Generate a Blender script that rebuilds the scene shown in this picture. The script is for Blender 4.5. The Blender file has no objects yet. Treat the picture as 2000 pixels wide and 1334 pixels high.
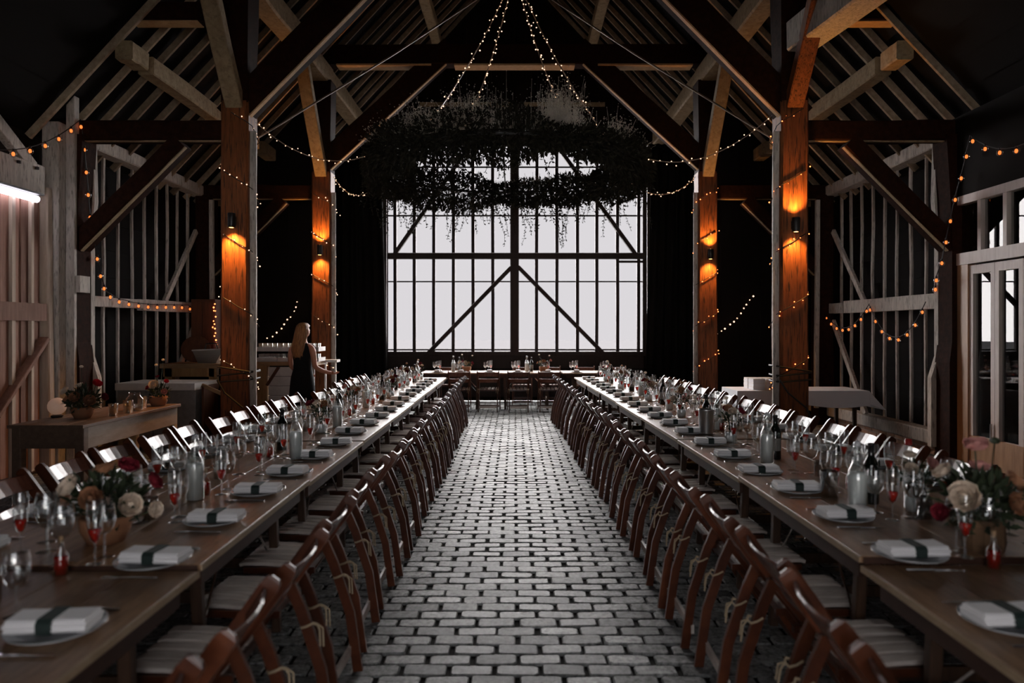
import bpy, bmesh, math, random
from mathutils import Vector, Matrix, Quaternion
R = random.Random(7)
C = bpy.context.scene.collection
SC = bpy.context.scene
V = Vector
# ------------------------------------------------------------------ camera, world, exposure
cd = bpy.data.cameras.new('camera'); cam = bpy.data.objects.new('camera', cd); C.objects.link(cam)
cam.location = (0, 0, 1.645); cam.rotation_euler = (math.radians(90), 0, 0)
cd.sensor_width = 36.0; cd.lens = 25.2
cd.shift_x = -0.0025; cd.shift_y = -0.011
cd.clip_start = 0.05; cd.clip_end = 400
cd.dof.use_dof = True; cd.dof.focus_distance = 8.5; cd.dof.aperture_fstop = 1.7
SC.camera = cam
SKY = 3.2
w = bpy.data.worlds.new('world'); SC.world = w; w.use_nodes = True
bg = w.node_tree.nodes['Background']
bg.inputs['Color'].default_value = (0.985, 0.965, 1.0, 1); bg.inputs['Strength'].default_value = SKY
SC.view_settings.view_transform = 'Standard'; SC.view_settings.look = 'None'
SC.view_settings.exposure = 0.0; SC.view_settings.gamma = 1.0; SC.view_settings.use_curve_mapping = False
SUN_E = 185.0
sd = bpy.data.lights.new('sky_boost_sun', 'SUN'); sd.energy = SUN_E; sd.angle = math.radians(120); sd.color = (1.0, 0.97, 0.96)  # added wide lamp, lights the room harder than the sky in view
sun = bpy.data.objects.new('sky_boost_sun', sd); C.objects.link(sun)
sun.rotation_euler = V((0.05, -1.0, -0.62)).to_track_quat('-Z', 'Y').to_euler()

def portal(name, loc, look, sx, sy):
    l = bpy.data.lights.new(name, 'AREA'); l.shape = 'RECTANGLE'; l.size = sx; l.size_y = sy
    l.cycles.is_portal = True
    o = bpy.data.objects.new(name, l); C.objects.link(o); o.location = loc
    o.rotation_euler = V(look).to_track_quat('-Z', 'Y').to_euler()
portal('window_portal', (0, 17.05, 3.55), (0, -1, 0), 6.1, 5.0)
portal('barn_door_portal', (0, -1.78, 1.38), (0, 1, 0), 3.0, 2.75)

# ------------------------------------------------------------------ materials
def principled(name, col, rough=0.6, metal=0.0, spec=0.5, **kw):
    m = bpy.data.materials.new(name); m.use_nodes = True
    b = m.node_tree.nodes['Principled BSDF']
    b.inputs['Base Color'].default_value = (*col, 1); b.inputs['Roughness'].default_value = rough
    b.inputs['Metallic'].default_value = metal; b.inputs['Specular IOR Level'].default_value = spec
    for k, v in kw.items(): b.inputs[k].default_value = v
    return m

def grain(name, c1, c2, scale=(6, 6, 1), rough=0.55, spec=0.5, bump=0.25, detail=6, noise=3.0, random_tone=0.0, c3=None, spots=0.0):
    """wood / stone: two colours mixed by a stretched noise, optional darker flecks, per-object tone"""
    m = principled(name, c1, rough, spec=spec); nt = m.node_tree; N = nt.nodes; L = nt.links
    b = N['Principled BSDF']
    tc = N.new('ShaderNodeTexCoord'); mp = N.new('ShaderNodeMapping'); mp.inputs['Scale'].default_value = scale
    L.new(tc.outputs['Object'], mp.inputs['Vector'])
    no = N.new('ShaderNodeTexNoise'); no.inputs['Scale'].default_value = noise; no.inputs['Detail'].default_value = detail; no.inputs['Roughness'].default_value = 0.65
    L.new(mp.outputs[0], no.inputs['Vector'])
    ra = N.new('ShaderNodeValToRGB'); ra.color_ramp.elements[0].position = 0.32; ra.color_ramp.elements[1].position = 0.68
    ra.color_ramp.elements[0].color = (*c1, 1); ra.color_ramp.elements[1].color = (*c2, 1)
    L.new(no.outputs['Fac'], ra.inputs['Fac'])
    out = ra.outputs['Color']
    if spots:
        n2 = N.new('ShaderNodeTexNoise'); n2.inputs['Scale'].default_value = noise * 2.3; n2.inputs['Detail'].default_value = 3
        L.new(mp.outputs[0], n2.inputs['Vector'])
        r2 = N.new('ShaderNodeValToRGB'); r2.color_ramp.elements[0].position = 0.54; r2.color_ramp.elements[1].position = 0.66
        L.new(n2.outputs['Fac'], r2.inputs['Fac'])
        mu = N.new('ShaderNodeMath'); mu.operation = 'MULTIPLY'; mu.inputs[1].default_value = spots
        L.new(r2.outputs['Color'], mu.inputs[0])
        mx = N.new('ShaderNodeMix'); mx.data_type = 'RGBA'
        L.new(mu.outputs[0], mx.inputs['Factor']); L.new(out, mx.inputs[6]); mx.inputs[7].default_value = (*(c3 or (0.01, 0.006, 0.004)), 1)
        out = mx.outputs[2]
    if random_tone:
        oi = N.new('ShaderNodeObjectInfo'); mr = N.new('ShaderNodeMapRange')
        mr.inputs['To Min'].default_value = 1 - random_tone; mr.inputs['To Max'].default_value = 1 + random_tone
        L.new(oi.outputs['Random'], mr.inputs['Value'])
        hs = N.new('ShaderNodeHueSaturation'); L.new(mr.outputs[0], hs.inputs['Value']); L.new(out, hs.inputs['Color']); out = hs.outputs['Color']
    L.new(out, b.inputs['Base Color'])
    if bump:
        bp = N.new('ShaderNodeBump'); bp.inputs['Strength'].default_value = bump; bp.inputs['Distance'].default_value = 0.01
        L.new(no.outputs['Fac'], bp.inputs['Height']); L.new(bp.outputs[0], b.inputs['Normal'])
    return m

def emissive(name, col, strength, base=(0.02, 0.02, 0.02)):
    return principled(name, base, 0.4, **{'Emission Color': (*col, 1), 'Emission Strength': strength})

def thin_glass(name, tint=(1, 1, 1), low=0.05, high=0.75, rough=0.02, power=2.2):
    """thin-walled glass: clear face-on, mirror-like towards the rim"""
    m = bpy.data.materials.new(name); m.use_nodes = True; nt = m.node_tree; N = nt.nodes; L = nt.links
    for n in list(N): N.remove(n)
    o = N.new('ShaderNodeOutputMaterial'); mx = N.new('ShaderNodeMixShader')
    t = N.new('ShaderNodeBsdfTransparent'); t.inputs['Color'].default_value = (*tint, 1)
    g = N.new('ShaderNodeBsdfGlossy'); g.inputs['Roughness'].default_value = rough; g.inputs['Color'].default_value = (1, 1, 1, 1)
    lw = N.new('ShaderNodeLayerWeight'); lw.inputs['Blend'].default_value = 0.5
    pw = N.new('ShaderNodeMath'); pw.operation = 'POWER'; pw.inputs[1].default_value = power
    mr = N.new('ShaderNodeMapRange'); mr.inputs['To Min'].default_value = low; mr.inputs['To Max'].default_value = high
    L.new(lw.outputs['Facing'], pw.inputs[0]); L.new(pw.outputs[0], mr.inputs['Value'])
    L.new(mr.outputs[0], mx.inputs['Fac']); L.new(t.outputs[0], mx.inputs[1]); L.new(g.outputs[0], mx.inputs[2]); L.new(mx.outputs[0], o.inputs['Surface'])
    return m

M = {}
M['post'] = grain('stained_oak_post', (0.27, 0.085, 0.021), (0.13, 0.036, 0.009), (9, 9, 0.7), 0.6, 0.35, 0.5, spots=0.8)
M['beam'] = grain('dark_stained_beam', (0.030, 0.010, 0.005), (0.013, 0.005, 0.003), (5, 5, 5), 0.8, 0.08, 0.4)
M['edge'] = grain('painted_lit_edge', (0.62, 0.40, 0.20), (0.48, 0.29, 0.13), (5, 5, 5), 0.7, 0.2, 0.2)  # light on the beams' lower edges, put into a brighter tan
M['tan'] = grain('bare_tan_timber', (0.40, 0.30, 0.18), (0.25, 0.18, 0.10), (3, 3, 3), 0.75, 0.2, 0.4, spots=0.25)
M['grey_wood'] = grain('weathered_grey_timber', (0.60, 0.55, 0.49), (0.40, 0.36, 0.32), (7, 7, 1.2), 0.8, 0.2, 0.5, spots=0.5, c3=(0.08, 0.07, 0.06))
M['rafter'] = grain('rafter_timber', (0.38, 0.29, 0.20), (0.24, 0.17, 0.11), (5, 5, 5), 0.8, 0.2, 0.3, random_tone=0.35)
M['black_board'] = principled('blackened_boards', (0.006, 0.0045, 0.004), 0.85, spec=0.15)
M['end_board'] = grain('dark_end_boards', (0.020, 0.012, 0.008), (0.010, 0.007, 0.006), (8, 8, 1), 0.8, 0.15, 0.2)
M['win_frame'] = grain('dark_window_timber', (0.035, 0.022, 0.018), (0.02, 0.013, 0.012), (6, 6, 1), 0.6, 0.3, 0.2)
M['drape'] = principled('black_drape_cloth', (0.008, 0.007, 0.0065), 0.95, spec=0.1)
M['mortar'] = principled('dark_joint_sand', (0.02, 0.018, 0.016), 0.95, spec=0.1)
M['chair'] = grain('mahogany_chair_wood', (0.115, 0.033, 0.012), (0.058, 0.016, 0.007), (9, 3, 3), 0.30, 0.42, 0.08, random_tone=0.3)
M['back'] = grain('polished_back_slat', (0.20, 0.075, 0.045), (0.12, 0.04, 0.025), (9, 3, 3), 0.25, 0.65, 0.06, random_tone=0.3)
M['seat'] = grain('pale_chair_slat', (0.74, 0.68, 0.62), (0.54, 0.47, 0.42), (9, 2, 3), 0.25, 0.6, 0.08, random_tone=0.25)  # even pale tone, lighter than the frame wood
M['table'] = grain('worn_pine_tabletop', (0.34, 0.20, 0.11), (0.18, 0.10, 0.055), (14, 1.6, 5), 0.33, 0.5, 0.12, spots=0.35, c3=(0.05, 0.025, 0.014), random_tone=0.12)
M['table_edge'] = grain('pale_table_edge', (0.42, 0.31, 0.20), (0.28, 0.19, 0.11), (6, 2, 6), 0.5, 0.4, 0.1)
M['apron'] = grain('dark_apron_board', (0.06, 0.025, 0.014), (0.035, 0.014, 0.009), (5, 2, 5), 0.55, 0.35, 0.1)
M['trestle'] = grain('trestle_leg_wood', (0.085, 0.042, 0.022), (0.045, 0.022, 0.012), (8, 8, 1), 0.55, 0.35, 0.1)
M['serving'] = grain('brown_serving_table', (0.20, 0.13, 0.09), (0.13, 0.08, 0.055), (9, 2, 9), 0.4, 0.5, 0.1)
M['apron_pale'] = grain('pale_apron_board', (0.42, 0.33, 0.27), (0.31, 0.24, 0.19), (6, 1.5, 6), 0.6, 0.3, 0.1)
M['pine'] = grain('raw_pine', (0.50, 0.30, 0.13), (0.36, 0.20, 0.08), (8, 8, 1), 0.55, 0.35, 0.1)
M['bar_top'] = grain('pine_counter', (0.42, 0.27, 0.14), (0.30, 0.18, 0.09), (2, 8, 8), 0.45, 0.4, 0.1)
M['plank_brown'] = grain('brown_door_plank', (0.36, 0.20, 0.145), (0.24, 0.125, 0.09), (9, 9, 0.8), 0.75, 0.25, 0.4, random_tone=0.3)
M['plank_light'] = grain('pale_door_batten', (0.62, 0.50, 0.40), (0.46, 0.36, 0.28), (9, 9, 0.8), 0.75, 0.25, 0.3)
M['white_paint'] = grain('white_painted_boards', (0.72, 0.70, 0.67), (0.60, 0.58, 0.55), (3, 3, 3), 0.55, 0.4, 0.05)
M['grey_panel'] = grain('dark_grey_panel', (0.07, 0.07, 0.072), (0.04, 0.04, 0.042), (2, 2, 14), 0.55, 0.4, 0.1)
M['mid_grey'] = grain('mid_grey_panel', (0.28, 0.27, 0.26), (0.2, 0.19, 0.185), (3, 3, 3), 0.6, 0.4, 0.1)
M['cabinet'] = grain('reddish_cabinet_wood', (0.13, 0.045, 0.018), (0.07, 0.024, 0.011), (8, 8, 0.8), 0.5, 0.4, 0.1)
M['door_frame'] = grain('pinkish_door_frame', (0.55, 0.47, 0.43), (0.44, 0.36, 0.32), (6, 6, 0.8), 0.5, 0.45, 0.06)
M['door_oak'] = grain('oak_door_leaf', (0.42, 0.24, 0.13), (0.29, 0.155, 0.08), (6, 6, 0.8), 0.45, 0.45, 0.06)
M['cloth'] = principled('white_table_linen', (0.90, 0.90, 0.93), 0.9, spec=0.15)
M['napkin'] = principled('white_napkin_linen', (0.88, 0.87, 0.87), 0.9, spec=0.15)
M['ribbon'] = principled('dark_green_ribbon', (0.012, 0.026, 0.022), 0.7)
M['china'] = principled('pale_grey_china', (0.42, 0.43, 0.44), 0.12, spec=0.6)
M['steel'] = principled('polished_cutlery_steel', (0.75, 0.75, 0.75), 0.15, 1.0)
M['zinc'] = principled('galvanised_zinc', (0.55, 0.57, 0.58), 0.35, 1.0)
M['black_metal'] = principled('black_lamp_metal', (0.012, 0.011, 0.011), 0.45)
M['cable'] = principled('dark_flex', (0.012, 0.010, 0.010), 0.6)
M['pale_cable'] = principled('clear_fairy_wire', (0.35, 0.28, 0.22), 0.35)
M['wire_rope'] = principled('steel_wire_rope', (0.30, 0.23, 0.17), 0.45, 0.6)
M['glass'] = thin_glass('clear_drinking_glass', (0.92, 0.94, 0.94), 0.13, 0.95, 0.04, 1.4)
M['bottle'] = thin_glass('frosty_bottle_glass', (0.86, 0.88, 0.87), 0.12, 0.75, 0.12, 1.6)
M['water'] = principled('bottled_water', (0.80, 0.83, 0.82), 0.15, spec=0.6)
M['wine_bottle'] = principled('dark_wine_bottle_glass', (0.008, 0.010, 0.008), 0.08, spec=0.8)
M['label_paper'] = principled('cream_bottle_label', (0.22, 0.21, 0.19), 0.8)
M['red_liquid'] = principled('red_liqueur', (0.55, 0.012, 0.006), 0.08, spec=0.8, **{'Transmission Weight': 0.35})
M['red_plastic'] = principled('red_bottle_cap', (0.45, 0.03, 0.025), 0.4)
M['cork'] = principled('cork_stopper', (0.35, 0.22, 0.12), 0.8)
M['leaf'] = grain('dark_green_leaf', (0.035, 0.050, 0.022), (0.02, 0.028, 0.014), (4, 4, 4), 0.6, 0.3, 0)
M['garland_leaf'] = grain('dried_garland_leaf', (0.030, 0.026, 0.014), (0.016, 0.014, 0.009), (2, 2, 2), 0.7, 0.25, 0)
M['gyp'] = grain('pale_gypsophila_flower', (0.80, 0.74, 0.65), (0.55, 0.51, 0.45), (6, 6, 6), 0.9, 0.1, 0)
M['petal_cream'] = principled('cream_petal', (0.70, 0.58, 0.46), 0.75, spec=0.2)
M['petal_pink'] = principled('dusky_pink_petal', (0.58, 0.27, 0.24), 0.75, spec=0.2)
M['petal_wine'] = principled('burgundy_petal', (0.16, 0.012, 0.022), 0.7, spec=0.2)
M['petal_red'] = principled('red_petal', (0.50, 0.015, 0.03), 0.7, spec=0.2)
M['petal_rust'] = principled('rust_brown_petal', (0.34, 0.16, 0.085), 0.8, spec=0.2)
M['twine'] = principled('jute_twine', (0.42, 0.33, 0.22), 0.9, spec=0.1)
M['wood_pot'] = grain('log_slice_bark', (0.17, 0.10, 0.055), (0.09, 0.05, 0.028), (4, 4, 2), 0.85, 0.2, 0.4)
M['skin'] = principled('skin', (0.55, 0.26, 0.17), 0.55, spec=0.35, **{'Subsurface Weight': 0.1})
M['hair'] = grain('blonde_hair', (0.46, 0.23, 0.085), (0.15, 0.06, 0.022), (26, 26, 1.5), 0.45, 0.4, 0.3)
M['dress'] = principled('black_dress_cloth', (0.011, 0.011, 0.012), 0.85, spec=0.2)
M['brick_wall'] = grain('orange_plinth_brick', (0.52, 0.27, 0.16), (0.42, 0.30, 0.23), (3, 3, 3), 0.9, 0.15, 0.2, random_tone=0.25)
M['lime'] = principled('lime_mortar', (0.52, 0.47, 0.42), 0.95, spec=0.1)
M['bulb_glow'] = emissive('glowing_amber_filament', (1.0, 0.22, 0.045), 1.7)
M['fairy_glow'] = emissive('glowing_fairy_bulb', (1.0, 0.33, 0.10), 5.0)
M['fairy_glow_red'] = emissive('glowing_orange_fairy_bulb', (1.0, 0.22, 0.06), 6.0)
M['fairy_glow_warm'] = emissive('glowing_warm_white_bulb', (1.0, 0.58, 0.36), 3.0)
M['tube_glow'] = emissive('glowing_strip_lamp', (0.90, 0.84, 1.0), 7.0)
M['sconce_glow'] = emissive('sconce_lens', (1.0, 0.42, 0.12), 12.0)
M['bulb_glass'] = thin_glass('festoon_bulb_glass', (0.95, 0.9, 0.85), 0.06, 0.7)

# brick with per-brick tone stored on the mesh
def brick_material():
    m = principled('grey_stable_brick', (0.3, 0.3, 0.3), 0.4, spec=0.40); nt = m.node_tree; N = nt.nodes; L = nt.links; b = N['Principled BSDF']
    at = N.new('ShaderNodeAttribute'); at.attribute_name = 'tone'
    tc = N.new('ShaderNodeNewGeometry')
    no = N.new('ShaderNodeTexNoise'); no.inputs['Scale'].default_value = 26; no.inputs['Detail'].default_value = 7; no.inputs['Roughness'].default_value = 0.7
    L.new(tc.outputs['Position'], no.inputs['Vector'])
    n2 = N.new('ShaderNodeTexNoise'); n2.inputs['Scale'].default_value = 1.6; n2.inputs['Detail'].default_value = 3
    L.new(tc.outputs['Position'], n2.inputs['Vector'])
    ra = N.new('ShaderNodeValToRGB'); e = ra.color_ramp.elements
    e[0].position = 0.36; e[0].color = (0.042, 0.043, 0.041, 1); e[1].position = 0.62; e[1].color = (0.31, 0.32, 0.313, 1)
    L.new(no.outputs['Fac'], ra.inputs['Fac'])
    m1 = N.new('ShaderNodeMapRange'); m1.inputs['From Min'].default_value = 0.3; m1.inputs['From Max'].default_value = 0.7; m1.inputs['To Min'].default_value = 0.6; m1.inputs['To Max'].default_value = 1.35
    L.new(n2.outputs['Fac'], m1.inputs['Value'])
    mu = N.new('ShaderNodeMath'); mu.operation = 'MULTIPLY'; L.new(m1.outputs[0], mu.inputs[0]); L.new(at.outputs['Fac'], mu.inputs[1])
    hs = N.new('ShaderNodeHueSaturation'); L.new(ra.outputs['Color'], hs.inputs['Color']); L.new(mu.outputs[0], hs.inputs['Value'])
    L.new(hs.outputs['Color'], b.inputs['Base Color'])
    mr = N.new('ShaderNodeMapRange'); mr.inputs['To Min'].default_value = 0.42; mr.inputs['To Max'].default_value = 0.75
    L.new(no.outputs['Fac'], mr.inputs['Value']); L.new(mr.outputs[0], b.inputs['Roughness'])
    bp = N.new('ShaderNodeBump'); bp.inputs['Strength'].default_value = 0.35; bp.inputs['Distance'].default_value = 0.006
    L.new(no.outputs['Fac'], bp.inputs['Height']); L.new(bp.outputs[0], b.inputs['Normal'])
    return m
M['brick'] = brick_material()

# window sheet: clear, darkening sheet that sun and sky pass straight through
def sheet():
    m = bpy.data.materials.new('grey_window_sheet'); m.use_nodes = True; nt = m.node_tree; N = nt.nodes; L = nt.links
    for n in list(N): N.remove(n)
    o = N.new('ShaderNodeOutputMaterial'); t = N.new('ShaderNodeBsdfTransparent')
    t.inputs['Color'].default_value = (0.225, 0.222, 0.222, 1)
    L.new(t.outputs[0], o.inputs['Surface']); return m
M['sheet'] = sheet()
# the glazed doors: dark beyond, strongly reflecting
def door_glass():
    m = bpy.data.materials.new('reflecting_door_glass'); m.use_nodes = True; nt = m.node_tree; N = nt.nodes; L = nt.links
    for n in list(N): N.remove(n)
    o = N.new('ShaderNodeOutputMaterial'); mx = N.new('ShaderNodeMixShader'); mx.inputs['Fac'].default_value = 0.06
    t = N.new('ShaderNodeBsdfTransparent'); t.inputs['Color'].default_value = (0.6, 0.62, 0.62, 1)
    g = N.new('ShaderNodeBsdfGlossy'); g.inputs['Roughness'].default_value = 0.0
    L.new(t.outputs[0], mx.inputs[1]); L.new(g.outputs[0], mx.inputs[2]); L.new(mx.outputs[0], o.inputs['Surface']); return m
M['door_glass'] = door_glass()

# ------------------------------------------------------------------ mesh helpers
class MB:
    def __init__(s): s.v = []; s.f = []; s.tone = None
    def add(s, vs, fs):
        n = len(s.v); s.v += [tuple(p) for p in vs]; s.f += [tuple(i + n for i in f) for f in fs]; return s
    def box(s, c, d, rot=None):
        x, y, z = d[0] / 2, d[1] / 2, d[2] / 2; c = V(c)
        ps = [V((a * x, b * y, e * z)) for e in (-1, 1) for b in (-1, 1) for a in (-1, 1)]
        if rot is not None: ps = [rot @ p for p in ps]
        return s.add([p + c for p in ps], [(0, 2, 3, 1), (4, 5, 7, 6), (0, 1, 5, 4), (2, 6, 7, 3), (0, 4, 6, 2), (1, 3, 7, 5)])
    def bb(s, x0, x1, y0, y1, z0, z1): return s.box(((x0 + x1) / 2, (y0 + y1) / 2, (z0 + z1) / 2), (abs(x1 - x0), abs(y1 - y0), abs(z1 - z0)))
    def sweep(s, path, sec, up=(0, 0, 1), scales=None, closed=False):
        """section polygon (side, up) swept along path"""
        path = [V(p) for p in path]; n = len(sec); rings = []
        for i, p in enumerate(path):
            a = path[i - 1] if (i > 0 or closed) else p; b = path[(i + 1) % len(path)] if (i < len(path) - 1 or closed) else p
            t = (b - a).normalized(); u = V(up); u = u - t * u.dot(t)
            if u.length < 1e-4: u = V((0, 1, 0)) - t * t.y
            u.normalize(); sd = t.cross(u); k = scales[i] if scales else 1
            rings.append([p + sd * q[0] * k + u * q[1] * k for q in sec])
        vs = [q for r in rings for q in r]; fs = []
        m = len(path)
        for i in range(m if closed else m - 1):
            j = (i + 1) % m
            for k in range(n): fs.append((i * n + k, i * n + (k + 1) % n, j * n + (k + 1) % n, j * n + k))
        if not closed: fs.append(tuple(range(n - 1, -1, -1))); fs.append(tuple((m - 1) * n + k for k in range(n)))
        return s.add(vs, fs)
    def beam(s, p0, p1, w, h, up=(0, 0, 1), ch=0.12, wob=0, seg=1):
        c = min(w, h) * ch; a, b = w / 2, h / 2
        sec = [(-a + c, -b), (a - c, -b), (a, -b + c), (a, b - c), (a - c, b), (-a + c, b), (-a, b - c), (-a, -b + c)] if ch else [(-a, -b), (a, -b), (a, b), (-a, b)]
        p0, p1 = V(p0), V(p1)
        pts = [p0.lerp(p1, i / seg) for i in range(seg + 1)]
        if wob: pts = [pts[0]] + [p + V((R.uniform(-wob, wob), R.uniform(-wob, wob), R.uniform(-wob, wob))) for p in pts[1:-1]] + [pts[-1]]
        return s.sweep(pts, sec, up, [1 + R.uniform(-1, 1) * wob * 2 for _ in pts] if wob else None)
    def tube(s, path, r, n=6, closed=False):
        return s.sweep(path, [(r * math.cos(2 * math.pi * i / n), r * math.sin(2 * math.pi * i / n)) for i in range(n)], (0.13, 0.21, 0.97), None, closed)
    def lathe(s, prof, n=16, c=(0, 0, 0), caps=False):
        vs = []; fs = []; c = V(c)
        for r, z in prof:
            for i in range(n): a = 2 * math.pi * i / n; vs.append(c + V((r * math.cos(a), r * math.sin(a), z)))
        for j in range(len(prof) - 1):
            for i in range(n): k = (i + 1) % n; fs.append((j * n + i, j * n + k, (j + 1) * n + k, (j + 1) * n + i))
        if caps: fs.append(tuple(range(n - 1, -1, -1))); fs.append(tuple((len(prof) - 1) * n + i for i in range(n)))
        return s.add(vs, fs)
    def ball(s, c, r, n=6, m=4, sq=1.0):
        return s.lathe([(max(r * math.sin(math.pi * j / m), 1e-4), -r * sq * math.cos(math.pi * j / m)) for j in range(m + 1)], n, c)
    def octa(s, c, r):
        c = V(c); return s.add([c + V(d) * r for d in ((1, 0, 0), (-1, 0, 0), (0, 1, 0), (0, -1, 0), (0, 0, 1), (0, 0, -1))], [(0, 2, 4), (2, 1, 4), (1, 3, 4), (3, 0, 4), (2, 0, 5), (1, 2, 5), (3, 1, 5), (0, 3, 5)])
    def leaf(s, c, d, nrm, ln, wd):
        c = V(c); d = V(d).normalized(); sd = d.cross(V(nrm))
        if sd.length < 1e-3: sd = V((1, 0, 0))
        sd.normalize(); u = sd.cross(d)
        return s.add([c, c + d * ln * .5 + sd * wd * .5 + u * wd * .15, c + d * ln - u * wd * .2, c + d * ln * .5 - sd * wd * .5 + u * wd * .15], [(0, 1, 2), (0, 2, 3)])
    def mesh(s, name, mat, smooth=False):
        me = bpy.data.meshes.new(name); me.from_pydata(s.v, [], s.f); me.update()
        if mat is not None: me.materials.append(M[mat] if isinstance(mat, str) else mat)
        if smooth: me.polygons.foreach_set('use_smooth', [True] * len(me.polygons))
        if s.tone is not None:
            a = me.attributes.new('tone', 'FLOAT', 'FACE'); a.data.foreach_set('value', s.tone)
        return me
    def obj(s, name, mat, parent=None, smooth=False, **props):
        return link(name, s.mesh(name, mat, smooth), parent, **props)

def link(name, me, parent=None, loc=None, rz=None, **props):
    o = bpy.data.objects.new(name, me); C.objects.link(o)
    if parent is not None: o.parent = parent
    if loc is not None: o.location = loc
    if rz is not None: o.rotation_euler = (0, 0, rz)
    for k, v in props.items(): o[k] = v
    return o
def thing(name, label, cat, loc=(0, 0, 0), rz=0, group=None):
    o = bpy.data.objects.new(name, None); C.objects.link(o); o.location = loc; o.rotation_euler = (0, 0, rz)
    o.empty_display_size = 0.1
    o['label'] = label; o['category'] = cat
    if group: o['group'] = group
    return o
def tag(o, label, cat, group=None):
    o['label'] = label; o['category'] = cat
    if group: o['group'] = group
    return o
def dup(root, label, loc, rz=0, group=None, scale=None):
    r = root.copy(); C.objects.link(r); r.location = loc; r.rotation_euler = (0, 0, rz); r['label'] = label
    if group: r['group'] = group
    if scale: r.scale = scale
    for ch in KIDS[root.name]:
        c = ch.copy(); C.objects.link(c); c.parent = r
        for g in KIDS.get(ch.name, ()):
            d = g.copy(); C.objects.link(d); d.parent = c
    return r
KIDS = {}
def remember(root):
    KIDS[root.name] = list(root.children)
    for ch in root.children:
        if ch.children: KIDS[ch.name] = list(ch.children)
ORD = ['first', 'second', 'third', 'fourth', 'fifth', 'sixth', 'seventh', 'eighth', 'ninth', 'tenth', 'eleventh', 'twelfth', 'thirteenth', 'fourteenth', 'fifteenth', 'sixteenth', 'seventeenth', 'eighteenth', 'nineteenth', 'twentieth', 'twenty-first', 'twenty-second', 'twenty-third', 'twenty-fourth', 'twenty-fifth']
def structure(o): o['kind'] = 'structure'; return o
def rootmesh(name): # a structure root with a mesh added later
    o = bpy.data.objects.new(name, None); C.objects.link(o); o['kind'] = 'structure'; return o

# ------------------------------------------------------------------ structure: dimensions of the barn
PX = 3.36; T1, T2, T3 = 8.75, 12.6, 16.62      # arcade post line, frames along the nave
WX = 5.56; PLATE = 4.07; PITCH = 1.07          # aisle wall line, wall plate height, roof slope
END = 16.7
def roof_z(x): return PLATE + PITCH * (WX - abs(x))

# floor: sand bed plus bricks
fl = MB().bb(-7.5, 7.5, -6, 17.2, -0.3, -0.014).obj('floor', 'mortar'); structure(fl)
def brick_geo(mb, cx, cy, L, W, zt, rnd):
    a, b = L / 2, W / 2; k = rnd.uniform(.010, .022); ring = []
    for sx, sy, first in ((-1, -1, 1), (1, -1, 0), (1, 1, 1), (-1, 1, 0)):
        kx, ky = k * rnd.uniform(.6, 1.2), k * rnd.uniform(.5, 1.1)
        p1 = (sx * a, sy * (b - ky)); p2 = (sx * (a - kx), sy * b)
        ring += [p1, p2] if first else [p2, p1]
    n = 8; q = .005; tl = [rnd.uniform(-.0025, .0025) for _ in range(2)]
    vs = [(cx + x, cy + y, -.02) for x, y in ring] + [(cx + x, cy + y, zt - .006) for x, y in ring] + [(cx + x * (1 - q / a), cy + y * (1 - q / b), zt + tl[0] * x / a + tl[1] * y / b) for x, y in ring]
    fs = [(j * n + i, j * n + (i + 1) % n, (j + 1) * n + (i + 1) % n, (j + 1) * n + i) for j in range(2) for i in range(n)] + [tuple(2 * n + i for i in range(n))]
    mb.add(vs, fs); t = rnd.uniform(.68, 1.32)
    if rnd.random() < .12: t *= .7
    if rnd.random() < .08: t *= 1.3
    return len(fs), t
rb = random.Random(11)
CP, RP = .2243, .1125
protos = []
for i in range(14):
    mb = MB(); nf, t = brick_geo(mb, 0, 0, CP - rb.uniform(.014, .026), RP - rb.uniform(.007, .011), 0.0, rb); mb.tone = [t] * nf
    protos.append(mb.mesh('brick', 'brick'))
cells = []
for r in range(int((16.6 - 1.0) / RP)):
    y = 1.0 + r * RP; nx = 27
    for k in range(-nx, nx + 1):
        cells.append((.015 + (k + (.5 if r % 2 else 0)) * CP, y, r, k))
vis = [c for c in cells if 3.25 < c[1] and -.95 < c[0] < 1.08]
vis.sort(key=lambda c: c[1]); single = set((c[2], c[3]) for c in vis[:300])
big = MB(); big.tone = []
for x, y, r, k in cells:
    j = rb.uniform(-.006, .006)
    if (r, k) in single:
        o = link('brick', protos[rb.randrange(14)], fl, (x + j, y + rb.uniform(-.002, .002), rb.uniform(-.003, .002)), rb.choice((0, math.pi)) + rb.uniform(-.012, .012))
    else:
        nf, t = brick_geo(big, x + j, y, CP - rb.uniform(.014, .026), RP - rb.uniform(.007, .011), rb.uniform(-.003, .002), rb); big.tone += [t] * nf
big.obj('brick_paving', 'brick', fl, kind='stuff')
# yard outside
yd = MB().bb(-60, 60, 17.3, 120, -.4, -.02).obj('ground_yard', principled('pale_concrete_yard', (.088, .087, .090), .95, spec=0.0)); structure(yd)
yd2 = MB().bb(-60, 60, -60, -6.05, -.4, -.02).obj('ground_yard', principled('grey_gravel_yard', (.42, .41, .40), .9)); structure(yd2)

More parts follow.
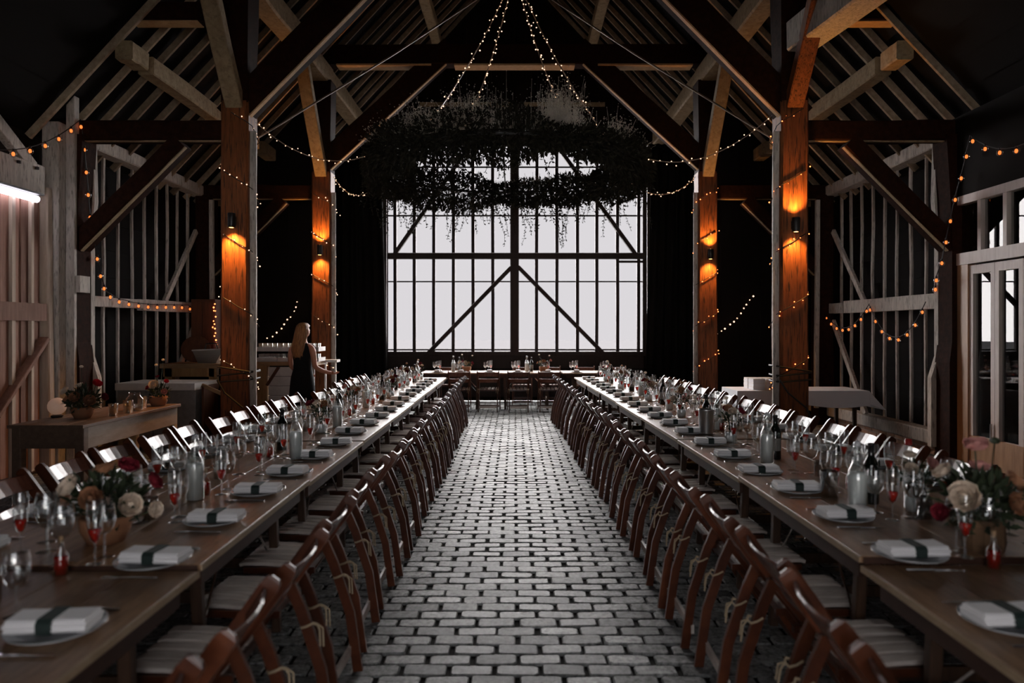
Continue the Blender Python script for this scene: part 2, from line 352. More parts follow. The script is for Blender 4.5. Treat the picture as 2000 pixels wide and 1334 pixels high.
# roof: two slopes of dark boarding with rafters, purlins, plates
ceil = MB()
for s in (-1, 1):
    x0, z0 = s * (WX + .35), roof_z(WX + .35); x1, z1 = 0, roof_z(0)
    n = 26
    for i in range(n):     # lapped boards, each its own slab
        a, b = i / n, (i + 1.06) / n
        p = [(x0 + (x1 - x0) * a, z0 + (z1 - z0) * a + .02), (x0 + (x1 - x0) * b, z0 + (z1 - z0) * b + .045)]
        ceil.add([(p[0][0], -6.2, p[0][1]), (p[0][0], 17.3, p[0][1]), (p[1][0], 17.3, p[1][1]), (p[1][0], -6.2, p[1][1]),
                  (p[0][0], -6.2, p[0][1] + .05), (p[0][0], 17.3, p[0][1] + .05), (p[1][0], 17.3, p[1][1] + .05), (p[1][0], -6.2, p[1][1] + .05)],
                 [(0, 1, 2, 3), (7, 6, 5, 4), (0, 4, 5, 1), (1, 5, 6, 2), (2, 6, 7, 3), (3, 7, 4, 0)])
ce = ceil.obj('ceiling', 'black_board'); structure(ce)
y = 8.36
while y < 16.6:
    for s in (-1, 1):
        off = .06
        jy = R.uniform(-.04, .04)
        p0 = V((s * (WX + .1), y + jy, roof_z(WX + .1) - off)); p1 = V((s * .05, y + jy + R.uniform(-.06, .06), roof_z(.05) - off))
        ww = R.uniform(.034, .052)
        MB().beam(p0, p1, ww, .085, (0, 0, 1), .1, .012, 5).obj('rafter', 'rafter', ce)
    y += .435
for s in (-1, 1):
    # arcade plate over the posts, one length per bay
    for y0, y1 in ((5.0, 8.9), (8.9, 12.7), (12.7, 16.7)):
        MB().beam((s * (PX + .02), y0, 6.12), (s * PX, y1, 6.12), .30, .32, ch=.08, wob=.012, seg=4).obj('arcade_plate', 'tan', ce)
    for y0, y1 in ((8.35, 8.72), (8.85, 12.5), (12.8, 16.6)):
        x = 4.55; MB().beam((s * x, y0, roof_z(x) - .24), (s * x, y1, roof_z(x) - .24), .20, .22, ch=.08, wob=.01, seg=4).obj('purlin', 'tan', ce)
        x = 1.7; MB().beam((s * x, y0, roof_z(x) - .24), (s * x, y1, roof_z(x) - .24), .2, .22, ch=.08, wob=.01, seg=4).obj('purlin', 'tan', ce)
for s in (-1, 1):
    MB().beam((s * 3.4, 8.45, 5.37), (s * 4.75, 8.45, 5.37), .2, .22, ch=.08).obj('upper_tie', 'beam', ce); MB().beam((s * 3.7, 8.45, 5.255), (s * 4.6, 8.45, 5.255), .18, .012, ch=0).obj('lit_lower_edge', 'edge', ce)  # tan strip paints the lit underside of the dark tie
# light-coloured loose beam lodged beside the post on the glazed side
MB().beam((PX + .02, T1 - .25, 5.12), (3.86, 5.6, 5.2), .34, .36, ch=.06, wob=.01, seg=4).obj('lodged_beam', 'grey_wood', ce)

# aisle walls
def aisle_wall(s, name):
    wl = MB()
    n = 21
    for i in range(n):                                # lapped dark weatherboards seen from inside
        z0 = .12 + i * .19
        wl.bb(s * (WX + .16 + .014 * (i % 2)), s * (WX + .20), T1 - .15, 17.0, z0 - .012, z0 + .192)
    wall = wl.obj(name, 'black_board'); structure(wall)
    y = 9.42
    while y < 16.4:
        if abs(y - T2) > .16 and abs(y - T1) > .2:
            wd = R.uniform(.036, .054)
            MB().beam((s * (WX + .05), y, .30), (s * (WX + .05), y + R.uniform(-.02, .02), PLATE - .05), .034, wd, (0, 1, 0), .1, .008, 5).obj('stud', 'grey_wood', wall)
        y += .36
    MB().beam((s * (WX - .03), T1, PLATE + .02), (s * (WX - .03), T2 - .05, PLATE), .22, .18, ch=.08, wob=.012, seg=5).obj('wall_plate', 'grey_wood', wall)
    MB().beam((s * (WX - .03), T2 + .05, PLATE), (s * (WX - .03), 16.5, PLATE), .22, .24, ch=.08, wob=.01, seg=4).obj('wall_plate', 'tan', wall)
    MB().beam((s * (WX - .06), T1 + .1, 2.02), (s * (WX - .05), 9.72 if s < 0 else 11.9, 2.03), .10, .20 if s > 0 else .14, ch=.06, wob=.006, seg=3).obj('mid_rail', 'grey_wood', wall)
    MB().beam((s * (WX - .05), 10.55 if s < 0 else 12.05, 2.02), (s * (WX - .05), 13.0, 2.03), .10, .17, ch=.06, wob=.006, seg=3).obj('mid_rail', 'grey_wood', wall)
    if s < 0: MB().beam((s * (WX - .05), 9.72, 2.02), (s * (WX - .05), 10.55, 2.03), .10, .13, ch=.06).obj('mid_rail', 'grey_wood', wall)
    MB().beam((s * (WX - .04), T1, .24), (s * (WX - .04), 16.5, .26), .2, .18, ch=.08, wob=.012, seg=6).obj('sill_beam', 'grey_wood', wall)
    if s < 0: MB().bb(-5.5, -5.2, 8.58, 8.78, 2.10, 2.30).obj('mid_rail', 'grey_wood', wall)
    # thin raking braces nailed across the studs
    MB().beam((s * (WX - .07), 12.35, 3.35), (s * (WX - .07), 11.25, 2.1), .05, .09, ch=.06).obj('brace', 'grey_wood', wall)
    MB().beam((s * (WX - .07), 12.35, 1.8), (s * (WX - .07), 11.2, .34), .05, .09, ch=.06).obj('brace', 'grey_wood', wall)
    # jowled wall post at the frame, pale strip added for its lit inner side
    MB().sweep([(s * (WX - .17), T1, 0), (s * (WX - .17), T1, 1.25), (s * (WX - .14), T1, 1.5), (s * (WX - .14), T1, 2.9), (s * (WX - .20), T1, 3.9), (s * (WX - .20), T1, 4.0)],
               [(-.17, -.15), (.17, -.15), (.17, .15), (-.17, .15)], (0, 1, 0)).obj('wall_post', 'beam', wall)
    MB().sweep([(s * (WX - .36), T1 + .16, .2), (s * (WX - .36), T1 + .16, 1.05), (s * (WX - .27), T1 + .17, 1.32), (s * (WX - .27), T1 + .17, 2.75), (s * (WX - .32), T1 + .16, 3.25), (s * (WX - .30), T1 + .16, 3.98)],
               [(-.045, -.04), (.045, -.04), (.045, .04), (-.045, .04)], (0, 1, 0)).obj('lit_post_strip', 'grey_wood', wall)
    MB().beam((s * (WX - .15), T2, 0), (s * (WX - .15), T2, 4.0), .3, .3, (0, 1, 0), .1, .01, 4).obj('wall_post', 'beam', wall)
    MB().beam((s * (WX - .33), T2 - .18, .3), (s * (WX - .31), T2 - .18, 3.9), .07, .07, (0, 1, 0), .1, .006, 4).obj('lit_post_strip', 'grey_wood', wall)  # added pale strip again, for the lit side of this post
    # brick plinth under the sill
    pl = MB().bb(s * (WX - .02), s * (WX + .14), T1 - .9, 16.6, 0, .16).obj('plinth', 'lime', wall)
    for row in range(2):
        yy = T1 - .85 + (.11 if row else 0)
        while yy < 12.3:
            MB().bb(s * (WX - .035), s * (WX + .05), yy, yy + .205, .008 + row * .078, .074 + row * .078).obj('brick', 'brick_wall', pl); yy += .22
    return wall
wl = aisle_wall(-1, 'wall_left'); wr = aisle_wall(1, 'wall_right')
# boarded partition closing the aisles behind the second frame, and the walls of the near bays
for s, nm in ((-1, 'wall_left_end'), (1, 'wall_right_end')):
    m = MB()
    for i in range(13): m.bb(s * (PX + .12 + i * .185 - .01), s * (PX + .12 + i * .185 + .19), 13.35 + .012 * (i % 2), 13.39, -.02, 5.9)
    structure(m.obj(nm, 'black_board'))
# near bays: threshing doors out of view, boarded up to the plate
nb = MB()
nb.bb(-5.75, -5.70, -6, 8.8, 0, 4.6); nb.bb(5.72, 5.68, -6, 5.0, 0, 4.6)
structure(nb.obj('wall_near', 'end_board'))
# rear wall with the big open barn door behind the camera
rw = MB(); rw.bb(-6, -1.5, -1.9, -1.8, 0, 5.5); rw.bb(1.5, 6, -1.9, -1.8, 0, 5.5); rw.bb(-1.5, 1.5, -1.9, -1.8, 2.75, 5.5)
rw.bb(-6, 6, -1.9, -1.8, 4.9, 5.6); rw.add([(-6, -1.85, 5.4), (6, -1.85, 5.4), (0, -1.85, 10.3)], [(0, 1, 2)])
structure(rw.obj('wall_rear', 'end_board'))

# end wall: boarding round the opening, then the framed window
ew = MB(); b = .19; x = -6.2
while x < 6.2:
    xm = x + b / 2; top = roof_z(xm) - .02
    y0 = END + .06 + (.012 if int(round(x / b)) % 2 else 0)
    if abs(xm) < 3.06:
        ew.bb(x - .01, x + b + .01, y0, y0 + .03, 5.98, max(top + .2, 6.0)); ew.bb(x - .01, x + b + .01, y0, y0 + .03, 0, 1.1)
    else: ew.bb(x - .01, x + b + .01, y0, y0 + .03, 0, max(top + .2, .5))
    x += b
ewall = ew.obj('wall_end', 'end_board'); structure(ewall)
for xx in (-2.9, -2.32, -1.74, -1.16, -.58, 0, .58, 1.16, 1.74, 2.32, 2.9):
    MB().beam((xx, END + .02, 6.02), (xx, END + .02, roof_z(xx) - .05), .09, .10, (0, 1, 0)).obj('gable_stud', 'end_board', ewall)
for z, sg in ((6.9, ((-2.2, -1.2), (-.95, -.05), (.2, 1.1), (1.3, 2.1))),):
    for a, bb_ in sg: MB().beam((a, END - .02, z), (bb_, END - .02, z), .06, .09).obj('gable_rail', 'tan', ewall)
win = structure(MB().beam((0, END, 1.12), (0, END, 6.0), .20, .16, (0, 1, 0), .06).obj('window_1', 'win_frame'))
def wbar(n, p0, p1, wd, dp=.10, yo=0): MB().beam((p0[0], END + yo, p0[1]), (p1[0], END + yo, p1[1]), dp, wd, (0, 1, 0) if abs(p0[0] - p1[0]) < .001 else (0, 0, 1), .06).obj(n, 'win_frame', win)
mull = (-2.78, -2.335, -1.885, -1.43, -.97, -.505, .51, .985, 1.465, 1.91, 2.40, 2.885)
for xx in mull:
    MB().beam((xx, END + .02, 1.15), (xx + R.uniform(-.012, .012), END + .02, 5.98), .085, .075, (1, 0, 0), .06, .004, 4).obj('mullion', 'win_frame', win)
wbar('frame', (-3.04, 1.10), (3.04, 1.10), .10); wbar('frame', (-3.04, 5.99), (3.04, 5.99), .12)
wbar('frame', (-3.03, 1.1), (-3.03, 6.0), .05); wbar('frame', (3.03, 1.1), (3.03, 6.0), .05)
wbar('mid_rail', (-2.95, 3.37), (3.0, 3.37), .14, .14, -.03)
for z, t in ((4.32, .035), (2.78, .03), (1.19, .035)): wbar('glazing_bar', (-3.0, z), (3.0, z), t, .03, .05)
wbar('glazing_bar', (2.42, 3.24), (2.98, 3.24), .05, .05, -.02)
for a, c in (((-2.78, 3.42), (-1.0, 5.98)), ((2.80, 3.42), (.95, 5.98)), ((-2.0, 1.12), (-.08, 3.10)), ((2.05, 1.12), (.08, 3.12))):
    MB().beam((a[0], END - .045, a[1]), (c[0], END - .045, c[1]), .09, .10, (0, 1, 0), .06).obj('brace', 'win_frame', win)
xs = (-3.0,) + mull[:6] + (0,) + mull[6:] + (3.0,)
for a, c in zip(xs, xs[1:]):
    for z0, z1 in ((1.14, 3.37), (3.37, 5.97)):
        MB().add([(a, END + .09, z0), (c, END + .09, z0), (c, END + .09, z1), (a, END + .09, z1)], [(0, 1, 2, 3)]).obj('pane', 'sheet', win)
# framed skirting boards under the window
for z0, z1 in ((.75, 1.08), (.1, .72)): MB().bb(-3.0, 3.0, END - .04, END + .02, z0, z1).obj('skirt_board', 'win_frame', win)

# arcade posts, tie beams, braces
def post(s, ty, label, hi):
    t = thing('timber_post', label, 'post', (s * PX, ty, 0))
    h = .166; k = .045
    sec = [(-h + k * .5, -h), (h - k * .5, -h), (h, -h + k * .5), (h, h - k * .5), (h - k * .5, h), (-h + k * .5, h), (-h, h - k * .5), (-h, -h + k * .5)]
    zs = [0, .5, 1.0, 1.6, 2.2, 2.8, 3.4, 4.0, 4.4]
    path = [(R.uniform(-.006, .006), R.uniform(-.006, .006), z) for z in zs]
    MB().sweep(path, sec, (0, 1, 0), [1.03, 1.02, 1.0, 1.01, 1.0, .995, 1, 1, 1]).obj('shaft', 'post', t)
    MB().sweep([(0, 0, 4.38), (0, 0, 4.9), (0, -.02, 5.4), (0, -.02, 5.98)], [(-.16, -.16), (.16, -.16), (.16, .16), (-.16, .16)], (0, 1, 0), [1, 1.0, 1.12, 1.16]).obj('jowl', 'beam', t)
    # strip added to the post, coloured pale for its window-lit aisle side
    MB().beam((-s * .172, -.085, .05), (-s * .172, -.085, 4.05), .13, .02, (0, 1, 0), .05).obj('lit_side_strip', 'grey_wood', t)
    # long raking shores towards the plate, near and far side
    MB().beam((0, -.12, 4.35), (0, -1.32, 5.98), .15, .2, (1, 0, 0), .08, .008, 3).obj('plate_brace', 'tan' if ty > 10 or s < 0 else 'post', t)
    return t
p1l = post(-1, T1, 'square oak post with a downward wall lamp in front of the bar', 0)
p1r = post(1, T1, 'square oak post before the white cloth table with a lamp glowing up and down', 0)
p2l = post(-1, T2, 'slimmer-looking oak post just behind the woman, lamp glowing up and down', 0)
p2r = post(1, T2, 'oak post between the window drape and the white cloth table', 0)
post_bat = None
def tie(ty, zl, label, has_tie=True):
    t = thing('tie_frame', label, 'beam', (0, ty, 0)); t['kind'] = 'thing'
    MB().beam((-PX - .5, 0, 6.45), (PX + .5, 0, 6.45), .26, .34, (0, 0, 1), .05, .01, 6).obj('tie_beam', 'beam', t)
    for a, c in ((-3.1, -1.45), (-1.05, 1.05), (1.45, 3.1)):
        MB().beam((a, -.02, 6.265), (c, -.02, 6.265), .25, .03, (0, 0, 1), 0).obj('lit_soffit_strip', 'edge', t)  # strip added under the tie, its lit underside painted tan
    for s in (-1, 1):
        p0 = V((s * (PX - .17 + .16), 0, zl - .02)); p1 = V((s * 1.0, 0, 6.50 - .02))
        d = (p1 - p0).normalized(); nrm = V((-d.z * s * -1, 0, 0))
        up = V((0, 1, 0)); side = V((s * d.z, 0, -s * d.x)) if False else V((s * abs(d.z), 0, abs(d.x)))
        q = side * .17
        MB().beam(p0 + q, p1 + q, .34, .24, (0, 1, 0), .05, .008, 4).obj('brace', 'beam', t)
        MB().beam(p0 + q - side * .178 + V((0, -.08, 0)), p1 + q - side * .178 + V((0, -.08, 0)), .016, .075, (0, 1, 0), 0).obj('lit_brace_edge', 'edge', t)  # thin strip, colours in the light along the brace's lower face
    return t
tie(T1, 4.11, 'high tie beam with two curved braces above the bar end of the tables')
tie(T2, 4.345, 'tie beam with lit lower edge and two braces above the hanging garland')
def aisle_tie(s, ty, label):
    t = thing('aisle_tie', label, 'beam', (s * PX, ty, 0)); t['kind'] = 'thing'
    MB().beam((s * .15, 0, 4.06), (s * (WX - PX), 0, 4.06), .22, .24, (0, 0, 1), .06, .008, 4).obj('tie', 'beam', t)
    MB().beam((s * .17, -.07, 3.932), (s * 2.0, -.07, 3.93), .05, .012, (0, 0, 1), 0).obj('lit_lower_edge', 'tan', t)  # tan strip paints a dimmer lit edge under the tie
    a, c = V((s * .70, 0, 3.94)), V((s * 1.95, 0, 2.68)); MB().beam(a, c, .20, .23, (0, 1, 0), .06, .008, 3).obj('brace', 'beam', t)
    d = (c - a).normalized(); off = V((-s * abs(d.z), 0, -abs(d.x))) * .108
    MB().beam(a + off + V((0, -.06, 0)), c + off + V((0, -.075, 0)), .012, .055, (0, 1, 0), 0).obj('lit_brace_edge', 'tan', t)  # lit lower face of the brace, painted as a tan strip
    return t
aisle_tie(-1, T1, 'dark aisle tie with raking brace over the serving table'); aisle_tie(1, T1, 'dark aisle tie with raking brace beside the glazed doors')
aisle_tie(-1, T2, 'dark aisle tie and thin brace above the bar shelves'); aisle_tie(1, T2, 'dark aisle tie and thin brace above the white cloth table')

# drapes beside the window
def drape(x0, x1, label):
    m = MB(); n = 40; rows = ((.02, 1.0), (2.5, 1.0), (5.6, .94), (5.9, .94)); vs = []
    for z, k in rows:
        for i in range(n + 1):
            u = i / n; x = x0 + (x1 - x0) * u
            vs.append((x + (.10 * (z / 5.9) * (-1 if x0 < 0 else 1)) * (1 if (u > .5) == (x0 < 0) else 0) * 1.6, END - .34 + .05 * math.sin(u * 44) + .02 * math.sin(u * 17 + z), z))
    fs = [(r * (n + 1) + i, r * (n + 1) + i + 1, (r + 1) * (n + 1) + i + 1, (r + 1) * (n + 1) + i) for r in range(len(rows) - 1) for i in range(n)]
    o = m.add(vs, fs).obj('window_drape', 'drape', None, True)
    so = o.modifiers.new('thick', 'SOLIDIFY'); so.thickness = .012
    tag(o, label, 'curtain'); return o
drape(-4.25, -2.88, 'long black drape hanging on the bar side of the big window')
drape(2.98, 4.3, 'long black drape hanging on the linen-table side of the big window')
# steel rope between the front posts
rp = MB().tube([(-3.2, T1 + .1, 4.0), (-1.6, 9.6, 5.35), (0, 10.35, 6.78)], .012).obj('wire_rope', 'wire_rope'); tag(rp, 'thin taut wire rope from the bar-side post up to the light hub', 'rope')
rp = MB().tube([(3.2, T1 + .1, 4.0), (1.6, 9.6, 5.35), (0, 10.35, 6.78)], .012).obj('wire_rope', 'wire_rope'); tag(rp, 'thin taut wire rope from the linen-table post up to the light hub', 'rope')

# plank barn door, jamb posts, lintel and strip lamp by the serving table
dl = structure(MB().bb(-5.53, -5.49, 7.45, 8.28, 0.05, 3.15).obj('door_2', 'plank_brown'))
yy = 7.46
for i, (wd, mt, pr) in enumerate(((.13, 'plank_brown', .03), (.13, 'plank_brown', .045), (.06, 'plank_light', .08), (.13, 'plank_brown', .03), (.12, 'plank_brown', .045), (.05, 'plank_light', .08), (.14, 'plank_brown', .03))):
    MB().bb(-5.49, -5.49 + pr, yy, yy + wd - .008, .06, 3.14).obj('plank', mt, dl); yy += wd
MB().beam((-5.42, 7.45, .75), (-5.42, 8.25, 1.55), .05, .14, (1, 0, 0)).obj('ledge', 'plank_brown', dl)
MB().bb(-5.47, -5.40, 7.45, 8.28, 1.75, 1.95).obj('ledge', 'plank_brown', dl)
tr = structure(MB().beam((-5.46, 8.36, 0), (-5.5, 8.36, 3.3), .16, .10, (0, 1, 0)).obj('trim_1', 'plank_light'))
tr = structure(MB().beam((-5.46, 8.50, 0), (-5.46, 8.50, 4.1), .2, .15, (0, 1, 0), .06, .008, 4).obj('trim_2', 'grey_wood'))
tr = structure(MB().beam((-5.30, 8.60, 0), (-5.30, 8.60, 4.9), .10, .10, (0, 1, 0), .06, .008, 4).obj('trim_3', 'grey_wood'))
tr = structure(MB().beam((-5.5, 6.6, 3.35), (-5.5, 8.2, 3.35), .25, .34, ch=.04).obj('trim_4', 'grey_wood'))
MB().beam((-5.5, 6.9, 4.3), (-5.5, 8.15, 3.5), .10, .14, ch=.06).obj('brace', 'grey_wood', tr)
for yb in (7.75, 8.05):
    MB().lathe([(.02, 0), (.02, .03)], 8, (-5.36, yb, 3.45), True).obj('bolt', 'black_metal', tr)
sl = thing('strip_lamp', 'glowing white strip lamp under the lintel by the plank door', 'lamp', (-5.38, 7.75, 3.12))
MB().tube([(0, -.5, 0), (0, .32, 0)], .04, 10).obj('tube', 'tube_glow', sl)
MB().bb(-.06, .06, -.52, .36, .045, .065).obj('housing', 'black_metal', sl)

# glazed doors on the other side
dr = structure(MB().beam((5.36, 8.66, 0), (5.36, 8.66, 3.22), .09, .10, (0, 1, 0), .05).obj('door_1', 'door_frame'))
MB().bb(5.31, 5.41, 5.0, 8.7, 3.14, 3.24).obj('frame', 'door_frame', dr)
MB().bb(5.30, 5.42, 5.0, 8.7, 2.42, 2.56).obj('frame', 'door_frame', dr)
MB().bb(5.31, 5.41, 8.40, 8.61, 0.02, 2.42).obj('jamb', 'door_oak', dr)
yy = 8.61
while yy > 5.2:
    MB().bb(5.32, 5.40, yy - .43, yy - .37, 2.56, 3.14).obj('glazing_bar', 'door_frame', dr)
    MB().add([(5.37, yy - .37, 2.56), (5.37, yy, 2.56), (5.37, yy, 3.14), (5.37, yy - .37, 3.14)], [(0, 1, 2, 3)]).obj('pane', 'door_glass', dr)
    yy -= .43
yy = 8.40; k = 0
while yy > 5.2:
    y0 = yy - .44
    lf = MB().bb(5.33, 5.39, y0, yy, .04, .42).obj('leaf', 'door_oak', dr)
    MB().bb(5.33, 5.39, y0, y0 + .065, .42, 2.40).obj('stile', 'door_frame', lf); MB().bb(5.33, 5.39, yy - .065, yy, .42, 2.40).obj('stile', 'door_frame', lf)
    MB().bb(5.33, 5.39, y0 + .065, yy - .065, 2.30, 2.40).obj('top_rail', 'door_frame', lf)
    MB().add([(5.37, y0 + .06, .42), (5.37, yy - .06, .42), (5.37, yy - .06, 2.31), (5.37, y0 + .06, 2.31)], [(0, 1, 2, 3)]).obj('pane', 'door_glass', lf)
    if k % 2 == 0: MB().beam((5.31, y0 + .03, .42), (5.31, y0 + .03, .60), .02, .02, (0, 1, 0)).obj('handle', 'steel', lf)
    yy = y0 - .006; k += 1
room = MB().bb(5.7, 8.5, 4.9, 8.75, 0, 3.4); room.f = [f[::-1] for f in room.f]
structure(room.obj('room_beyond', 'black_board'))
structure(MB().bb(5.31, 5.75, 4.9, 8.72, 3.24, 4.2).obj('wall_over_door', 'black_board'))
# loose boards stacked on the rail beside the doors
for z, y0, y1, d in ((2.28, 8.62, 9.0, .12), (2.10, 8.7, 9.15, .07)):
    pass

# ------------------------------------------------------------------ where the tables run
def interp(tab, y):
    if y <= tab[0][0]: return tab[0][1]
    for (a, p), (b, q) in zip(tab, tab[1:]):
        if y <= b: return p + (q - p) * (y - a) / (b - a)
    return tab[-1][1]
EDGE_L = ((1.0, -1.165), (2.65, -1.175), (4.2, -1.205), (7, -1.215), (13.6, -1.285))
EDGE_R = ((1.0, 1.315), (2.7, 1.335), (4.2, 1.345), (5.6, 1.325), (9.5, 1.24), (13.9, 1.115))
TW = 1.17; TH = .76
def edge(s, y): return interp(EDGE_L if s < 0 else EDGE_R, y)
def lean(s, y): return math.atan2(edge(s, y + .3) - edge(s, y - .3), .6)   # how far the row drifts

# ------------------------------------------------------------------ folding chairs
def chair_parts(t, detail=True, knot=True):
    W = .215
    def arc(z, depth, n=6, lift=0):
        y0 = -.36 + (.82 - z) * .70
        return [((-1 + 2 * i / n) * (W - .012), y0 - depth * (1 - (-1 + 2 * i / n) ** 2), z) for i in range(n + 1)]
    for s in (-1, 1):
        x = s * W
        # long member: floor in front, through the seat, up to a rounded top behind
        p = [V((x, .22, 0)), V((x, .02, .30)), V((x, -.105, .47)), V((x, -.24, .64)), V((x, -.355, .80)), V((x, -.372, .822)), V((x, -.378, .83))]
        m = MB().sweep(p, [(-.0125, -.031), (.0125, -.031), (.0125, .031), (-.0125, .031)], (0, 1, 0), [.75, .8, .95, 1, 1, .85, .45])
        if detail: m.obj('back_post', 'chair', t)
        yield m
        m = MB().sweep([(x - s * .026, -.405, 0), (x - s * .026, -.365, .28), (x - s * .026, -.285, .52), (x - s * .026, -.24, .62)], [(-.011, -.022), (.011, -.022), (.011, .022), (-.011, .022)], (0, 1, 0))
        if detail: m.obj('rear_leg', 'chair', t)
        yield m
    xs = [-.156, -.078, 0, .078, .156]
    for x in xs:
        m = MB().sweep([(x, -.12, .434), (x, -.03, .440), (x, .09, .448), (x, .20, .450), (x, .225, .443)], [(-.028, -.008), (.028, -.008), (.028, .006), (.025, .008), (-.025, .008), (-.028, .006)])
        if detail: m.obj('seat_slat', 'seat', t)
        yield m
    for y in (-.125, .17):
        m = MB().bb(-.19, .19, y - .012, y + .012, .405, .433)
        if detail: m.obj('seat_rail', 'chair', t)
        yield m
    for sx in (-1, 1):
        m = MB().bb(sx * .178, sx * .200, -.16, .20, .405, .436)
        if detail: m.obj('side_rail', 'chair', t)
        yield m
    for z, h in ((.758, .050), (.625, .045)):
        m = MB().sweep(arc(z, .035), [(-.007, -h), (.007, -h), (.007, h - .006), (.004, h), (-.004, h), (-.007, h - .006)], (0, -.55, .83))
        if detail: m.obj('back_slat', 'back', t)
        yield m
    for y, z in ((-.365, .10), (.165, .07)):
        m = MB().bb(-.20, .20, y - .008, y + .008, z - .022, z + .022)
        if detail: m.obj('stretcher', 'seat' if y < 0 else 'chair', t)  # rear stretcher gets the pale slat colour as a painted highlight
        yield m
    for s in (-1, 1):
        m = MB()
        if not knot: break
        c = V((s * .19, -.315, .46))
        m.tube([c + V((math.cos(a) * .022, math.sin(a) * .034, .01 * math.sin(a * 2))) for a in [i * math.pi / 4 for i in range(8)]], .005, 4, True)
        m.tube([c + V((0, -.034, 0)), c + V((.01, -.055, -.02)), c + V((.0, -.06, -.09))], .004, 4); m.tube([c + V((0, -.034, 0)), c + V((-.02, -.05, -.015)), c + V((-.03, -.055, -.075))], .004, 4)
        m.obj('twine_tie', 'twine', t); m = MB()
        yield m
proto = thing('folding_chair', 'x', 'chair', (0, 0, 0)); list(chair_parts(proto)); remember(proto)
joined = MB()
for m in chair_parts(None, False, False): joined.add(m.v, m.f)
far_mesh = joined.mesh('folding_chair', 'chair')
used = [False]
def chair(x, y, rz, label, group, far):
    if far:
        o = link('folding_chair', far_mesh, None, (x, y, 0), rz); tag(o, label, 'chair', group); return o
    if not used[0]:
        used[0] = True; proto.location = (x, y, 0); proto.rotation_euler = (0, 0, rz); proto['label'] = label; proto['group'] = group; return proto
    return dup(proto, label, (x, y, 0), rz, group)
ROW = {-1: 'left', 1: 'right'}; INNER = {}; OUTER = {}
def chair_rows():
    for s in (-1, 1):
        ys = []
        # aisle side
        pitch = .573 if s < 0 else .562; y = (2.125 if s < 0 else 2.20) - 2 * pitch; k = 0
        while y < 13.0:
            x = edge(s, y) + (.03 if s < 0 else -.045) + R.uniform(-.025, .025)
            if k >= 1: ys.append(y)
            if k >= 1: chair(x, y + R.uniform(-.02, .02), (math.pi / 2 if s < 0 else -math.pi / 2) + R.uniform(-.05, .05) - lean(s, y),
                  'folding wooden chair on the aisle side of the %s table row, %s from the front' % (ROW[s], ORD[k - 1]), 'chairs on the aisle side of the %s row' % ROW[s], y > 9.2)
            y += pitch; k += 1
        # wall side
        INNER[s] = list(ys); ys = []
        y = (4.56 if s < 0 else 4.66) - 4 * .57; k = 0
        while y < 13.2:
            x = s * (2.53 - .012 * max(0, y - 4.5)) + R.uniform(-.03, .03)
            if s > 0 and y > 6: x -= .012 * (y - 6)
            if s < 0 and 9.5 < y < 10.9: x += .2
            chair(x, y + R.uniform(-.03, .03), (-math.pi / 2 if s < 0 else math.pi / 2) + R.uniform(-.07, .07),
                  'folding wooden chair on the wall side of the %s table row, %s from the front' % (ROW[s], ORD[k]), 'chairs on the wall side of the %s row' % ROW[s], y > 8.2)
            ys.append(y); y += .57; k += 1
        OUTER[s] = list(ys)
    for k, x in enumerate((-1.12, -.52, .07, .70, 1.9)):
        chair(x, 14.72 + R.uniform(-.03, .03), R.uniform(-.06, .06), 'folding wooden chair on the aisle side of the head table, %s from the left' % ORD[k], 'chairs at the head table, aisle side', False)
    for k, x in enumerate((-1.5, .17, .80, 1.6, 2.3)):
        chair(x, 15.95, math.pi + R.uniform(-.06, .06), 'folding wooden chair behind the head table under the window, %s from the left' % ORD[k], 'chairs behind the head table', True)
chair_rows()

# ------------------------------------------------------------------ trestle tables
def make_table(label, group, L, x0, x1, y0, z, rz, first=None):
    """top of three boards running lengthwise, thin apron, two folding leg frames"""
    t = thing('trestle_table', label, 'table', ((x0 + x1) / 2, y0 + L / 2, 0), rz, group)
    W = abs(x1 - x0); n = 5; bw = W / n; l = L / 2 - .008
    for i in range(n):
        a = -W / 2 + i * bw; MB().beam((a + bw / 2, -l, z - .0125 + R.uniform(-.001, .001)), (a + bw / 2, l, z - .0125), bw - .0015, .025, ch=.05).obj('top_board', 'table', t)
    for s in (-1, 1):
        MB().bb(s * (W / 2 - .001), s * (W / 2 + .007), -l, l, z - .024, z - .001).obj('edge_strip', 'table_edge', t)
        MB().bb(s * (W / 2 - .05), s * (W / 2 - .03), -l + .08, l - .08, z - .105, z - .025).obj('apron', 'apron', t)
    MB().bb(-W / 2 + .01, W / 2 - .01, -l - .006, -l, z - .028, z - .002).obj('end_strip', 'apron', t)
    for e in (-1, 1):
        ye = e * (l - .28)
        for s in (-1, 1):
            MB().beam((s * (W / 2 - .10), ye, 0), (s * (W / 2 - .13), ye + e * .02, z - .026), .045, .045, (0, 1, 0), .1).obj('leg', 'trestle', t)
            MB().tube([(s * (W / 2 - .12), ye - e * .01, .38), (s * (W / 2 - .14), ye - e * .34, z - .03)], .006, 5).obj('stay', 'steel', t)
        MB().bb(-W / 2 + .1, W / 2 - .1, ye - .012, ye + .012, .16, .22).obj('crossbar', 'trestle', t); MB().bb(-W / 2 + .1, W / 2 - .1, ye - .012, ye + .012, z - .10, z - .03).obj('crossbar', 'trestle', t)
    return t
TABLES = []
